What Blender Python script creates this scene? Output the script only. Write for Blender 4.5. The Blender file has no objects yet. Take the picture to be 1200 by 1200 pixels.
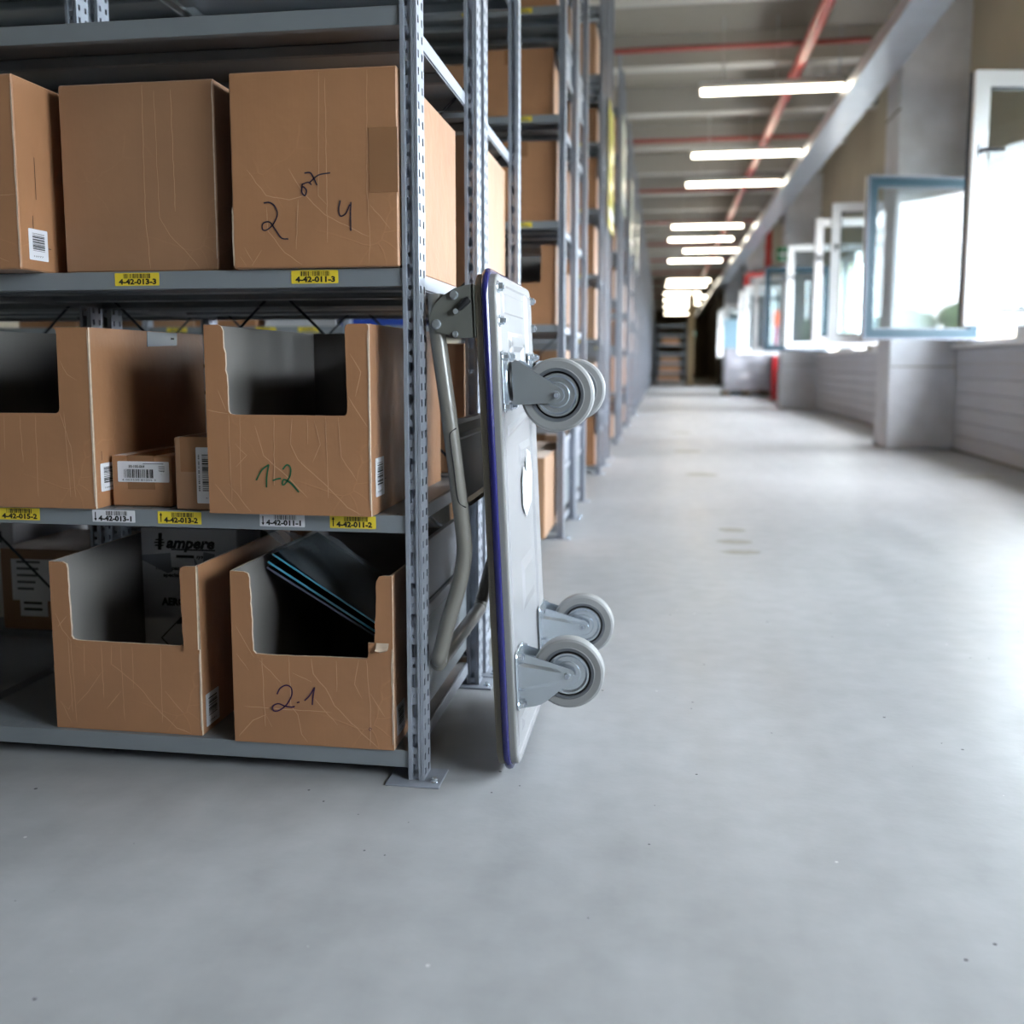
import bpy, math, random
from mathutils import Matrix, Vector
R = random.Random(7)
scene = bpy.context.scene
COL = scene.collection
PI = math.pi

# ------------------------------------------------------------------ camera
cam_d = bpy.data.cameras.new('camera')
cam = bpy.data.objects.new('camera', cam_d)
COL.objects.link(cam)
cam_d.sensor_width = 36.0
cam_d.lens = 1150.0 / 1200.0 * 36.0
cam_d.shift_y = -0.0375
cam_d.clip_start = 0.02
cam_d.clip_end = 400
cam.location = (0, 0, 0.72)
cam.rotation_mode = 'QUATERNION'
_q = Matrix.Rotation(math.radians(8.70), 4, 'Z') @ Matrix.Rotation(math.radians(90 - 6.40), 4, 'X')
cam.rotation_quaternion = _q.to_quaternion()
cam_d.dof.use_dof = True
cam_d.dof.focus_distance = 1.70
cam_d.dof.aperture_fstop = 2.8
scene.camera = cam

# ------------------------------------------------------------------ world, lights, exposure
SKY = 46.0
world = bpy.data.worlds.new('overcast_sky')
scene.world = world
world.use_nodes = True
wn = world.node_tree
bg = wn.nodes['Background']
bg.inputs[0].default_value = (0.915, 0.945, 1.0, 1)
bg.inputs[1].default_value = SKY

scene.view_settings.view_transform = 'Standard'
scene.view_settings.look = 'None'
scene.view_settings.gamma = 1.0
scene.view_settings.use_curve_mapping = False
scene.view_settings.exposure = 0.0
scene.cycles.use_denoising = True
scene.cycles.max_bounces = 10
scene.cycles.diffuse_bounces = 5
scene.cycles.glossy_bounces = 5
scene.cycles.transparent_max_bounces = 16
scene.cycles.transmission_bounces = 6
scene.cycles.sample_clamp_indirect = 8.0
scene.cycles.caustics_reflective = False
scene.cycles.caustics_refractive = False

# window units along the right wall: start y, list of opened sashes (cell index, hinge at the near or far side, angle)
WX = 2.43                                   # inner face of the window wall
CELL = 0.967
SILL, HEAD = 0.88, 2.17
WINDOWS = [
    (-1.02, []), (1.70, []),  # first unit is out of view, placed and sized to light the rack fronts
    (5.42, [(0, 'near', 100), (2, 'far', 74)]),
    (9.29, [(0, 'near', 90), (1, 'near', 90)]),
    (12.45, [(0, 'near', 90), (2, 'far', 86)]),
    (16.90, [(0, 'near', 90), (2, 'near', 95)]),
    (20.20, [(0, 'near', 90)]),
    (24.60, [(0, 'near', 92), (2, 'near', 90)]),
    (27.80, [(0, 'near', 90)]),
]
for wy, _ in WINDOWS:
    nc = 2 if wy == -1.02 else 3
    ld = bpy.data.lights.new('window_daylight', 'AREA')
    ld.shape = 'RECTANGLE'
    ld.size = HEAD - SILL
    ld.size_y = nc * CELL
    ld.cycles.is_portal = True
    lo = bpy.data.objects.new('window_daylight', ld)
    lo.location = (WX + 0.16, wy + .5 * nc * CELL, (SILL + HEAD) / 2)
    lo.rotation_euler = (0, PI / 2, 0)      # local -Z points to -X, into the hall
    COL.objects.link(lo)

# ------------------------------------------------------------------ materials
def lin(c):
    c = c / 255.0
    return c / 12.92 if c <= 0.04045 else ((c + 0.055) / 1.055) ** 2.4
def rgb(r, g, b):
    return (lin(r), lin(g), lin(b), 1)
MATS = {}
def mat(name, col, rough=0.5, metal=0.0, noise=0.0, nscale=8.0, bump=0.0, bscale=60.0, spec=0.5,
        stretch=(1, 1, 1), emit=None, estr=0.0, coat=0.0):
    if name in MATS:
        return MATS[name]
    m = bpy.data.materials.new(name)
    m.use_nodes = True
    nt = m.node_tree
    b = nt.nodes['Principled BSDF']
    b.inputs['Base Color'].default_value = col
    b.inputs['Roughness'].default_value = rough
    b.inputs['Metallic'].default_value = metal
    b.inputs['Specular IOR Level'].default_value = spec
    b.inputs['Coat Weight'].default_value = coat
    if emit:
        b.inputs['Emission Color'].default_value = emit
        b.inputs['Emission Strength'].default_value = estr
    tc = nt.nodes.new('ShaderNodeTexCoord')
    mp = nt.nodes.new('ShaderNodeMapping')
    mp.inputs['Scale'].default_value = stretch
    nt.links.new(tc.outputs['Object'], mp.inputs[0])
    if noise > 0:
        n = nt.nodes.new('ShaderNodeTexNoise')
        n.inputs['Scale'].default_value = nscale
        n.inputs['Detail'].default_value = 5
        nt.links.new(mp.outputs[0], n.inputs[0])
        mr = nt.nodes.new('ShaderNodeMapRange')
        mr.inputs[1].default_value = 0.3
        mr.inputs[2].default_value = 0.7
        mr.inputs[3].default_value = 1 - noise
        mr.inputs[4].default_value = 1 + noise
        nt.links.new(n.outputs[0], mr.inputs[0])
        mx = nt.nodes.new('ShaderNodeVectorMath')
        mx.operation = 'SCALE'
        mx.inputs[0].default_value = col[:3]
        nt.links.new(mr.outputs[0], mx.inputs['Scale'])
        nt.links.new(mx.outputs[0], b.inputs['Base Color'])
    if bump > 0:
        n2 = nt.nodes.new('ShaderNodeTexNoise')
        n2.inputs['Scale'].default_value = bscale
        n2.inputs['Detail'].default_value = 4
        nt.links.new(mp.outputs[0], n2.inputs[0])
        bp = nt.nodes.new('ShaderNodeBump')
        bp.inputs['Strength'].default_value = bump
        bp.inputs['Distance'].default_value = 0.01
        nt.links.new(n2.outputs[0], bp.inputs['Height'])
        nt.links.new(bp.outputs[0], b.inputs['Normal'])
    MATS[name] = m
    return m

def cardboard(name, col):
    """kraft paper: fine flute lines, cloudy tone, scuffed creases in the relief"""
    m = mat(name, col, rough=0.50, noise=0.10, nscale=5.0, spec=0.5)
    nt = m.node_tree
    b = nt.nodes['Principled BSDF']
    tc = nt.nodes.new('ShaderNodeTexCoord')
    b.inputs['Sheen Weight'].default_value = 0.35
    b.inputs['Sheen Roughness'].default_value = 0.35
    w = nt.nodes.new('ShaderNodeTexWave')
    w.bands_direction = 'X'
    w.inputs['Scale'].default_value = 45
    w.inputs['Distortion'].default_value = 0.3
    nt.links.new(tc.outputs['Object'], w.inputs[0])
    vo = nt.nodes.new('ShaderNodeTexVoronoi')
    vo.feature = 'DISTANCE_TO_EDGE'
    vo.inputs['Scale'].default_value = 11
    dn = nt.nodes.new('ShaderNodeTexNoise'); dn.inputs['Scale'].default_value = 9; dn.inputs['Detail'].default_value = 2
    nt.links.new(tc.outputs['Object'], dn.inputs[0])
    dm = nt.nodes.new('ShaderNodeVectorMath'); dm.operation = 'MULTIPLY_ADD'
    dm.inputs[1].default_value = (.05, .05, .05)
    nt.links.new(dn.outputs['Color'], dm.inputs[0]); nt.links.new(tc.outputs['Object'], dm.inputs[2])
    nt.links.new(dm.outputs[0], vo.inputs[0])
    vr = nt.nodes.new('ShaderNodeMapRange')
    vr.inputs[1].default_value = 0.0; vr.inputs[2].default_value = 0.022; vr.inputs[3].default_value = 1.0; vr.inputs[4].default_value = 0.0
    nt.links.new(vo.outputs['Distance'], vr.inputs[0])
    vm = nt.nodes.new('ShaderNodeTexNoise'); vm.inputs['Scale'].default_value = 6; vm.inputs['Detail'].default_value = 2
    nt.links.new(tc.outputs['Object'], vm.inputs[0])
    vg = nt.nodes.new('ShaderNodeMapRange')
    vg.inputs[1].default_value = 0.50; vg.inputs[2].default_value = 0.62; vg.inputs[3].default_value = 0.0; vg.inputs[4].default_value = 1.0
    nt.links.new(vm.outputs[0], vg.inputs[0])
    cm = nt.nodes.new('ShaderNodeMath'); cm.operation = 'MULTIPLY'
    nt.links.new(vr.outputs[0], cm.inputs[0]); nt.links.new(vg.outputs[0], cm.inputs[1])
    old = b.inputs['Base Color'].links[0].from_socket
    cx = nt.nodes.new('ShaderNodeMix'); cx.data_type = 'RGBA'
    cs = nt.nodes.new('ShaderNodeMath'); cs.operation = 'MULTIPLY'; cs.inputs[1].default_value = 0.20
    nt.links.new(cm.outputs[0], cs.inputs[0]); nt.links.new(cs.outputs[0], cx.inputs[0])
    nt.links.new(old, cx.inputs[6]); cx.inputs[7].default_value = (min(1, col[0] * 1.5), min(1, col[1] * 1.5), min(1, col[2] * 1.5), 1)
    nt.links.new(cx.outputs[2], b.inputs['Base Color'])
    n = nt.nodes.new('ShaderNodeTexNoise')
    n.inputs['Scale'].default_value = 14
    n.inputs['Detail'].default_value = 3
    nt.links.new(tc.outputs['Object'], n.inputs[0])
    ad = nt.nodes.new('ShaderNodeMath')
    ad.operation = 'MULTIPLY_ADD'
    ad.inputs[1].default_value = 0.012
    nt.links.new(w.outputs[0], ad.inputs[0])
    nt.links.new(n.outputs[0], ad.inputs[2])
    bp = nt.nodes.new('ShaderNodeBump')
    bp.inputs['Strength'].default_value = 0.35
    bp.inputs['Distance'].default_value = 0.006
    a2 = nt.nodes.new('ShaderNodeMath'); a2.operation = 'MULTIPLY_ADD'; a2.inputs[1].default_value = 0.08
    nt.links.new(cm.outputs[0], a2.inputs[0]); nt.links.new(ad.outputs[0], a2.inputs[2])
    nt.links.new(a2.outputs[0], bp.inputs['Height'])
    nt.links.new(bp.outputs[0], b.inputs['Normal'])
    return m

CARD = cardboard('kraft_cardboard', rgb(166, 119, 84))
CARD2 = cardboard('pale_kraft_cardboard', rgb(178, 138, 106))
CARD3 = cardboard('dull_kraft_cardboard', rgb(152, 113, 84))
CARDIN = mat('grey_liner_board', rgb(128, 124, 121), rough=0.7, noise=0.06, nscale=6)
CARDEDGE = mat('torn_board_edge', rgb(200, 180, 160), rough=0.8, noise=0.15, nscale=80)
CREASE = mat('scuffed_crease', rgb(196, 154, 120), rough=0.7)
TAPE = mat('packing_tape', rgb(146, 106, 76), rough=0.22, spec=0.6, noise=0.05)
GREYTAPE = mat('grey_tape', rgb(128, 132, 140), rough=0.3, noise=0.05)
WHITEBOX = mat('white_carton_board', rgb(206, 206, 210), rough=0.5, noise=0.04)
ZINC = mat('galvanised_steel', rgb(160, 166, 178), rough=0.40, metal=0.35, noise=0.10, nscale=25, stretch=(1, 1, 0.25))
ZINC2 = mat('bright_zinc', rgb(206, 214, 222), rough=0.26, metal=0.75, noise=0.08, nscale=18)
SHELFM = mat('grey_shelf_steel', rgb(142, 148, 154), rough=0.45, metal=0.35, noise=0.06, nscale=6)
WHITESTEEL = mat('pale_side_sheet', rgb(158, 162, 172), rough=0.5, metal=0.2)
DARKSTEEL = mat('dark_steel', rgb(60, 66, 74), rough=0.5, metal=0.3)
BLACK = mat('black_ink', rgb(16, 16, 20), rough=0.6)
INKNAVY = mat('navy_marker', rgb(24, 22, 48), rough=0.6)
INKPURPLE = mat('purple_marker', rgb(58, 30, 66), rough=0.6)
INKGREEN = mat('green_marker', rgb(16, 92, 60), rough=0.6)
WHITELAB = mat('white_label', rgb(226, 226, 232), rough=0.45)
YELLOWLAB = mat('yellow_label', rgb(232, 206, 60), rough=0.4)
GREYPRINT = mat('grey_print', rgb(96, 98, 104), rough=0.6)

def simple_node_floor():
    m = bpy.data.materials.new('polished_concrete')
    m.use_nodes = True
    nt = m.node_tree
    L = nt.links.new
    b = nt.nodes['Principled BSDF']
    tc = nt.nodes.new('ShaderNodeTexCoord')
    n1 = nt.nodes.new('ShaderNodeTexNoise'); n1.inputs['Scale'].default_value = 0.9; n1.inputs['Detail'].default_value = 6
    n2 = nt.nodes.new('ShaderNodeTexNoise'); n2.inputs['Scale'].default_value = 14; n2.inputs['Detail'].default_value = 6
    mp = nt.nodes.new('ShaderNodeMapping'); mp.inputs['Scale'].default_value = (2.6, 0.5, 1)
    n3 = nt.nodes.new('ShaderNodeTexNoise'); n3.inputs['Scale'].default_value = 3.2; n3.inputs['Detail'].default_value = 8
    for n in (n1, n2):
        L(tc.outputs['Object'], n.inputs[0])
    L(tc.outputs['Object'], mp.inputs[0]); L(mp.outputs[0], n3.inputs[0])
    def ma(op, a, bb):
        k = nt.nodes.new('ShaderNodeMath'); k.operation = op
        for i, v in enumerate((a, bb)):
            if hasattr(v, 'links'): L(v, k.inputs[i])
            else: k.inputs[i].default_value = v
        return k.outputs[0]
    s = ma('ADD', ma('MULTIPLY', n1.outputs[0], 0.45), ma('MULTIPLY', n2.outputs[0], 0.25))
    s = ma('ADD', s, ma('MULTIPLY', n3.outputs[0], 0.30))
    cr = nt.nodes.new('ShaderNodeValToRGB')
    cr.color_ramp.elements[0].position = 0.34; cr.color_ramp.elements[0].color = rgb(144, 145, 147)
    cr.color_ramp.elements[1].position = 0.66; cr.color_ramp.elements[1].color = rgb(175, 176, 179)
    L(s, cr.inputs[0])
    # small dark and pale pits
    v = nt.nodes.new('ShaderNodeTexVoronoi'); v.inputs['Scale'].default_value = 26; v.inputs['Randomness'].default_value = 1.0
    L(tc.outputs['Object'], v.inputs[0])
    vc = nt.nodes.new('ShaderNodeSeparateColor'); L(v.outputs['Color'], vc.inputs[0])
    rad = ma('MULTIPLY', ma('GREATER_THAN', vc.outputs[0], 0.72), ma('MULTIPLY', vc.outputs[1], 0.085))
    pit = ma('LESS_THAN', v.outputs['Distance'], rad)
    mx = nt.nodes.new('ShaderNodeMix'); mx.data_type = 'RGBA'
    L(pit, mx.inputs[0]); L(cr.outputs[0], mx.inputs[6]); mx.inputs[7].default_value = rgb(62, 62, 66)
    v2 = nt.nodes.new('ShaderNodeTexVoronoi'); v2.inputs['Scale'].default_value = 19
    L(tc.outputs['Object'], v2.inputs[0])
    vc2 = nt.nodes.new('ShaderNodeSeparateColor'); L(v2.outputs['Color'], vc2.inputs[0])
    pit2 = ma('LESS_THAN', v2.outputs['Distance'], ma('MULTIPLY', ma('GREATER_THAN', vc2.outputs[0], 0.9), 0.05))
    mx2 = nt.nodes.new('ShaderNodeMix'); mx2.data_type = 'RGBA'
    L(pit2, mx2.inputs[0]); L(mx.outputs[2], mx2.inputs[6]); mx2.inputs[7].default_value = rgb(206, 206, 206)
    L(mx2.outputs[2], b.inputs['Base Color'])
    rr = nt.nodes.new('ShaderNodeMapRange'); rr.inputs[1].default_value = 0.3; rr.inputs[2].default_value = 0.7
    rr.inputs[3].default_value = 0.30; rr.inputs[4].default_value = 0.46
    L(n3.outputs[0], rr.inputs[0]); L(rr.outputs[0], b.inputs['Roughness'])
    b.inputs['Specular IOR Level'].default_value = 0.25
    bp = nt.nodes.new('ShaderNodeBump'); bp.inputs['Strength'].default_value = 0.035; bp.inputs['Distance'].default_value = 0.01
    n4 = nt.nodes.new('ShaderNodeTexNoise'); n4.inputs['Scale'].default_value = 70; n4.inputs['Detail'].default_value = 5
    L(tc.outputs['Object'], n4.inputs[0]); L(n4.outputs[0], bp.inputs['Height']); L(bp.outputs[0], b.inputs['Normal'])
    return m

def glass_mat():
    m = bpy.data.materials.new('window_glass')
    m.use_nodes = True
    nt = m.node_tree
    nt.nodes.remove(nt.nodes['Principled BSDF'])
    out = nt.nodes['Material Output']
    t = nt.nodes.new('ShaderNodeBsdfTransparent'); t.inputs[0].default_value = (0.90, 0.94, 0.95, 1)
    g = nt.nodes.new('ShaderNodeBsdfGlossy'); g.inputs['Roughness'].default_value = 0.0
    f = nt.nodes.new('ShaderNodeFresnel'); f.inputs[0].default_value = 1.5
    k = nt.nodes.new('ShaderNodeMath'); k.operation = 'MULTIPLY_ADD'; k.inputs[1].default_value = 0.20; k.inputs[2].default_value = 0.014
    k.use_clamp = True
    nt.links.new(f.outputs[0], k.inputs[0])
    mx = nt.nodes.new('ShaderNodeMixShader')
    nt.links.new(k.outputs[0], mx.inputs[0]); nt.links.new(t.outputs[0], mx.inputs[1]); nt.links.new(g.outputs[0], mx.inputs[2])
    nt.links.new(mx.outputs[0], out.inputs[0])
    return m
GLASS = glass_mat()

def film_mat(name, col, alpha):
    m = bpy.data.materials.new(name)
    m.use_nodes = True
    nt = m.node_tree
    b = nt.nodes['Principled BSDF']
    b.inputs['Base Color'].default_value = col
    b.inputs['Roughness'].default_value = 0.15
    b.inputs['Alpha'].default_value = alpha
    return m
FILM = film_mat('clear_film', rgb(210, 222, 232), 0.22)

# ------------------------------------------------------------------ mesh helpers
_TXT = {}
def text2d(s, bold=0.0, shear=0.0):
    key = (s, bold, shear)
    if key in _TXT:
        return _TXT[key]
    c = bpy.data.curves.new('glyphs', 'FONT')
    c.body = s
    c.size = 1.0
    c.offset = bold
    c.shear = shear
    c.resolution_u = 2
    c.fill_mode = 'FRONT'
    o = bpy.data.objects.new('glyphs', c)
    COL.objects.link(o)
    dg = bpy.context.evaluated_depsgraph_get()
    me = o.evaluated_get(dg).to_mesh()
    vs = [(v.co.x, v.co.y) for v in me.vertices]
    fs = [tuple(p.vertices) for p in me.polygons]
    o.evaluated_get(dg).to_mesh_clear()
    bpy.data.objects.remove(o)
    bpy.data.curves.remove(c)
    xs = [v[0] for v in vs]; ys = [v[1] for v in vs]
    r = (vs, fs, min(xs), max(xs), min(ys), max(ys))
    _TXT[key] = r
    return r

class MB:
    def __init__(self):
        self.v = []; self.f = []; self.mi = []; self.sm = []; self.mats = []
        self.T = Matrix.Identity(4)
    def mid(self, m):
        if m not in self.mats:
            self.mats.append(m)
        return self.mats.index(m)
    def add(self, vs, fs, m, smooth=False):
        o = len(self.v)
        T = self.T
        self.v += [tuple(T @ Vector(p)) for p in vs]
        k = self.mid(m)
        flip = T.determinant() < 0
        for f in fs:
            f = tuple(i + o for i in f)
            self.f.append(f[::-1] if flip else f)
            self.mi.append(k); self.sm.append(smooth)
    def box(self, x0, x1, y0, y1, z0, z1, m, ch=0.0):
        if ch <= 0:
            vs = [(x, y, z) for z in (z0, z1) for y in (y0, y1) for x in (x0, x1)]
            fs = [(0, 2, 3, 1), (4, 5, 7, 6), (0, 1, 5, 4), (2, 6, 7, 3), (0, 4, 6, 2), (1, 3, 7, 5)]
            self.add(vs, fs, m); return
        xs = (x0, x1); ys = (y0, y1); zs = (z0, z1)
        vs = []; idx = {}
        for i in (0, 1):
            for j in (0, 1):
                for k in (0, 1):
                    sx, sy, sz = (1, -1)[i] * ch, (1, -1)[j] * ch, (1, -1)[k] * ch
                    X, Y, Z = xs[i], ys[j], zs[k]
                    for a, p in (('x', (X, Y + sy, Z + sz)), ('y', (X + sx, Y, Z + sz)), ('z', (X + sx, Y + sy, Z))):
                        idx[i, j, k, a] = len(vs); vs.append(p)
        g = lambda i, j, k, a: idx[i, j, k, a]
        fs = []
        for i in (0, 1):
            fs.append([g(i, 0, 0, 'x'), g(i, 1, 0, 'x'), g(i, 1, 1, 'x'), g(i, 0, 1, 'x')][::1 if i else -1])
            fs.append([g(0, i, 0, 'y'), g(1, i, 0, 'y'), g(1, i, 1, 'y'), g(0, i, 1, 'y')][::-1 if i else 1])
            fs.append([g(0, 0, i, 'z'), g(1, 0, i, 'z'), g(1, 1, i, 'z'), g(0, 1, i, 'z')][::1 if i else -1])
        c = Vector(((x0 + x1) / 2, (y0 + y1) / 2, (z0 + z1) / 2))
        for i in (0, 1):
            for j in (0, 1):
                fs.append([g(i, j, 0, 'x'), g(i, j, 1, 'x'), g(i, j, 1, 'y'), g(i, j, 0, 'y')])
                fs.append([g(i, 0, j, 'x'), g(i, 1, j, 'x'), g(i, 1, j, 'z'), g(i, 0, j, 'z')])
                fs.append([g(0, i, j, 'y'), g(1, i, j, 'y'), g(1, i, j, 'z'), g(0, i, j, 'z')])
                for k in (0, 1):
                    fs.append([g(i, j, k, 'x'), g(i, j, k, 'y'), g(i, j, k, 'z')])
        out = []
        for f in fs:
            p = [Vector(vs[q]) for q in f]
            n = (p[1] - p[0]).cross(p[2] - p[0])
            mid = sum(p, Vector()) / len(p)
            out.append(tuple(f) if n.dot(mid - c) >= 0 else tuple(f[::-1]))
        self.add(vs, out, m)
    def prism(self, poly, o, u, v, n, t, mf, ms=None, mb=None):
        """poly in (u, v); front face at o, body extends t along n (away from the viewer)."""
        o, u, v, n = Vector(o), Vector(u), Vector(v), Vector(n)
        N = len(poly)
        a = [o + u * p[0] + v * p[1] for p in poly]
        b = [q + n * t for q in a]
        area = sum(poly[i][0] * poly[(i + 1) % N][1] - poly[(i + 1) % N][0] * poly[i][1] for i in range(N))
        fr = tuple(range(N)); bk = tuple(range(N - 1, -1, -1))
        sd = [(i, i + N, (i + 1) % N + N, (i + 1) % N) for i in range(N)]
        if (u.cross(v).dot(n) > 0) == (area > 0):
            fr, bk = bk, fr; sd = [s[::-1] for s in sd]
        self.add(a, [fr], mf)
        self.add(b, [bk], mb or mf)
        self.add(a + b, sd, ms or mf)
    def tube(self, path, r, m, seg=12, caps=True, closed=False):
        P = [Vector(p) for p in path]
        n = len(P)
        rs = r if isinstance(r, (list, tuple)) else [r] * n
        vs = []; up = None
        for i in range(n):
            if closed: d = (P[(i + 1) % n] - P[i - 1]).normalized()
            else: d = (P[min(i + 1, n - 1)] - P[max(i - 1, 0)]).normalized()
            if up is None:
                up = Vector((0, 0, 1)) if abs(d.z) < 0.9 else Vector((1, 0, 0))
            up = (up - d * up.dot(d)).normalized()
            s = d.cross(up)
            for k in range(seg):
                a = 2 * PI * k / seg
                vs.append(P[i] + (up * math.cos(a) + s * math.sin(a)) * rs[i])
        fs = []
        for i in range(n if closed else n - 1):
            j = (i + 1) % n
            for k in range(seg):
                l = (k + 1) % seg
                fs.append((i * seg + k, i * seg + l, j * seg + l, j * seg + k)[::-1])
        self.add(vs, fs, m, True)
        if caps and not closed:
            self.add(vs[:seg], [tuple(range(seg))], m)
            self.add(vs[-seg:], [tuple(range(seg - 1, -1, -1))], m)
    def lathe(self, prof, o, ax, m, seg=24, mats=None, smooth=True):
        """prof: list of (radius, height along ax)"""
        o = Vector(o); ax = Vector(ax).normalized()
        a = Vector((0, 0, 1)) if abs(ax.z) < 0.9 else Vector((1, 0, 0))
        a = (a - ax * a.dot(ax)).normalized(); b = ax.cross(a)
        for i in range(len(prof) - 1):
            (r0, h0), (r1, h1) = prof[i], prof[i + 1]
            vs = []
            for r, h in ((r0, h0), (r1, h1)):
                for k in range(seg):
                    t = 2 * PI * k / seg
                    vs.append(o + ax * h + (a * math.cos(t) + b * math.sin(t)) * r)
            fs = [(k, (k + 1) % seg, (k + 1) % seg + seg, k + seg) for k in range(seg)]
            self.add(vs, fs, mats[i] if mats else m, smooth)
    def disc(self, o, ax, r, h, m, seg=6, top=True):
        """low prism such as a bolt head or a rod end"""
        o = Vector(o); ax = Vector(ax).normalized()
        a = Vector((0, 0, 1)) if abs(ax.z) < 0.9 else Vector((1, 0, 0))
        a = (a - ax * a.dot(ax)).normalized(); b = ax.cross(a)
        ring = [(a * math.cos(2 * PI * k / seg) + b * math.sin(2 * PI * k / seg)) * r for k in range(seg)]
        vs = [o + q for q in ring] + [o + q * 0.9 + ax * h for q in ring]
        fs = [(k, (k + 1) % seg, (k + 1) % seg + seg, k + seg) for k in range(seg)]
        fs.append(tuple(range(seg, 2 * seg)))
        self.add(vs, fs, m)
    def text(self, s, o, u, v, m, h=None, w=None, bold=0.0, shear=0.0):
        """text with its lower left corner at o, u = reading direction; h = cap height, w squeezes it to a width"""
        vs, fs, x0, x1, y0, y1 = text2d(s, bold, shear)
        o, u, v = Vector(o), Vector(u), Vector(v)
        k = h / 0.7 if h else w / (x1 - x0)
        kx = w / (x1 - x0) if w else k
        self.add([o + u * ((x - x0) * kx) + v * (y * k) for x, y in vs], fs, m)
    def ribbon(self, pts, o, u, v, w, m, taper=False):
        o, u, v = Vector(o), Vector(u), Vector(v)
        N = len(pts)
        vs = []
        for i in range(N):
            a = pts[max(i - 1, 0)]; b = pts[min(i + 1, N - 1)]
            dx, dy = b[0] - a[0], b[1] - a[1]
            l = math.hypot(dx, dy) or 1
            k = w / 2 * (0.35 if taper and i in (0, N - 1) else 1.0)
            nx, ny = -dy / l * k, dx / l * k
            vs.append(o + u * (pts[i][0] + nx) + v * (pts[i][1] + ny))
            vs.append(o + u * (pts[i][0] - nx) + v * (pts[i][1] - ny))
        fs = [(2 * i, 2 * i + 1, 2 * i + 3, 2 * i + 2) for i in range(N - 1)]
        self.add(vs, fs, m)
    def grid(self, fn, nu, nv, m, smooth=True):
        vs = [fn(i / nu, j / nv) for j in range(nv + 1) for i in range(nu + 1)]
        fs = [(j * (nu + 1) + i, j * (nu + 1) + i + 1, (j + 1) * (nu + 1) + i + 1, (j + 1) * (nu + 1) + i)
              for j in range(nv) for i in range(nu)]
        self.add(vs, fs, m, smooth)
    def mesh(self, name):
        me = bpy.data.meshes.new(name)
        me.from_pydata(self.v, [], self.f)
        for m in self.mats:
            me.materials.append(m)
        me.polygons.foreach_set('material_index', self.mi)
        me.polygons.foreach_set('use_smooth', self.sm)
        me.update()
        return me
    def build(self, name, parent=None, loc=None):
        return link(name, self.mesh(name), parent, loc)

def link(name, me, parent=None, loc=None, rotz=0.0):
    o = bpy.data.objects.new(name, me)
    COL.objects.link(o)
    if parent is not None:
        o.parent = parent
    if loc is not None:
        o.location = loc
    if rotz:
        o.rotation_euler = (0, 0, rotz)
    return o
def thing(name, label, cat, loc=(0, 0, 0), rotz=0.0, group=None):
    o = link(name, None, None, loc, rotz)
    return tag(o, label, cat, group)
def tag(o, label, cat, group=None):
    o['label'] = label; o['category'] = cat
    if group: o['group'] = group
    return o
def structure(o):
    o['kind'] = 'structure'
    return o
def copy_tree(o, loc, label, group=None, rotz=None):
    r = o.copy(); COL.objects.link(r); r.location = (loc[0], loc[1], loc[2] + .001)
    r['label'] = label
    if group: r['group'] = group
    if rotz is not None: r.rotation_euler = (0, 0, rotz)
    for ch in list(o.children):
        c = ch.copy(); COL.objects.link(c); c.parent = r
        for g in list(ch.children):
            d = g.copy(); COL.objects.link(d); d.parent = c
    return r
def smooth_path(pts, n=6):
    """Catmull-Rom through the points"""
    P = [Vector(p) for p in pts]
    P = [P[0] * 2 - P[1]] + P + [P[-1] * 2 - P[-2]]
    out = []
    for i in range(1, len(P) - 2):
        a, b, c, d = P[i - 1:i + 3]
        for k in range(n):
            t = k / n
            out.append(0.5 * ((2 * b) + (c - a) * t + (2 * a - 5 * b + 4 * c - d) * t * t + (3 * b - a - 3 * c + d) * t ** 3))
    out.append(P[-2])
    return out
def rounded(pts, n=5):
    """polygon corners (x, y, radius) rounded with arcs"""
    out = []
    N = len(pts)
    for i in range(N):
        x, y, r = pts[i]
        if r <= 0:
            out.append((x, y)); continue
        p = Vector((x, y)); a = Vector(pts[i - 1][:2]) - p; b = Vector(pts[(i + 1) % N][:2]) - p
        r = min(r, a.length * 0.49, b.length * 0.49)
        a.normalize(); b.normalize()
        p0 = p + a * r; p1 = p + b * r
        for k in range(n + 1):
            t = k / n
            q = p0 * (1 - t) ** 2 + p * 2 * t * (1 - t) + p1 * t * t
            out.append((q.x, q.y))
    return out
def jag(a, b, n, amp, rnd=R):
    """ragged points strictly between a and b"""
    dx, dy = b[0] - a[0], b[1] - a[1]
    l = math.hypot(dx, dy)
    return [(a[0] + dx * t - dy / l * e, a[1] + dy * t + dx / l * e)
            for t, e in ((i / n, rnd.uniform(-amp, amp)) for i in range(1, n))]
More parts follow.
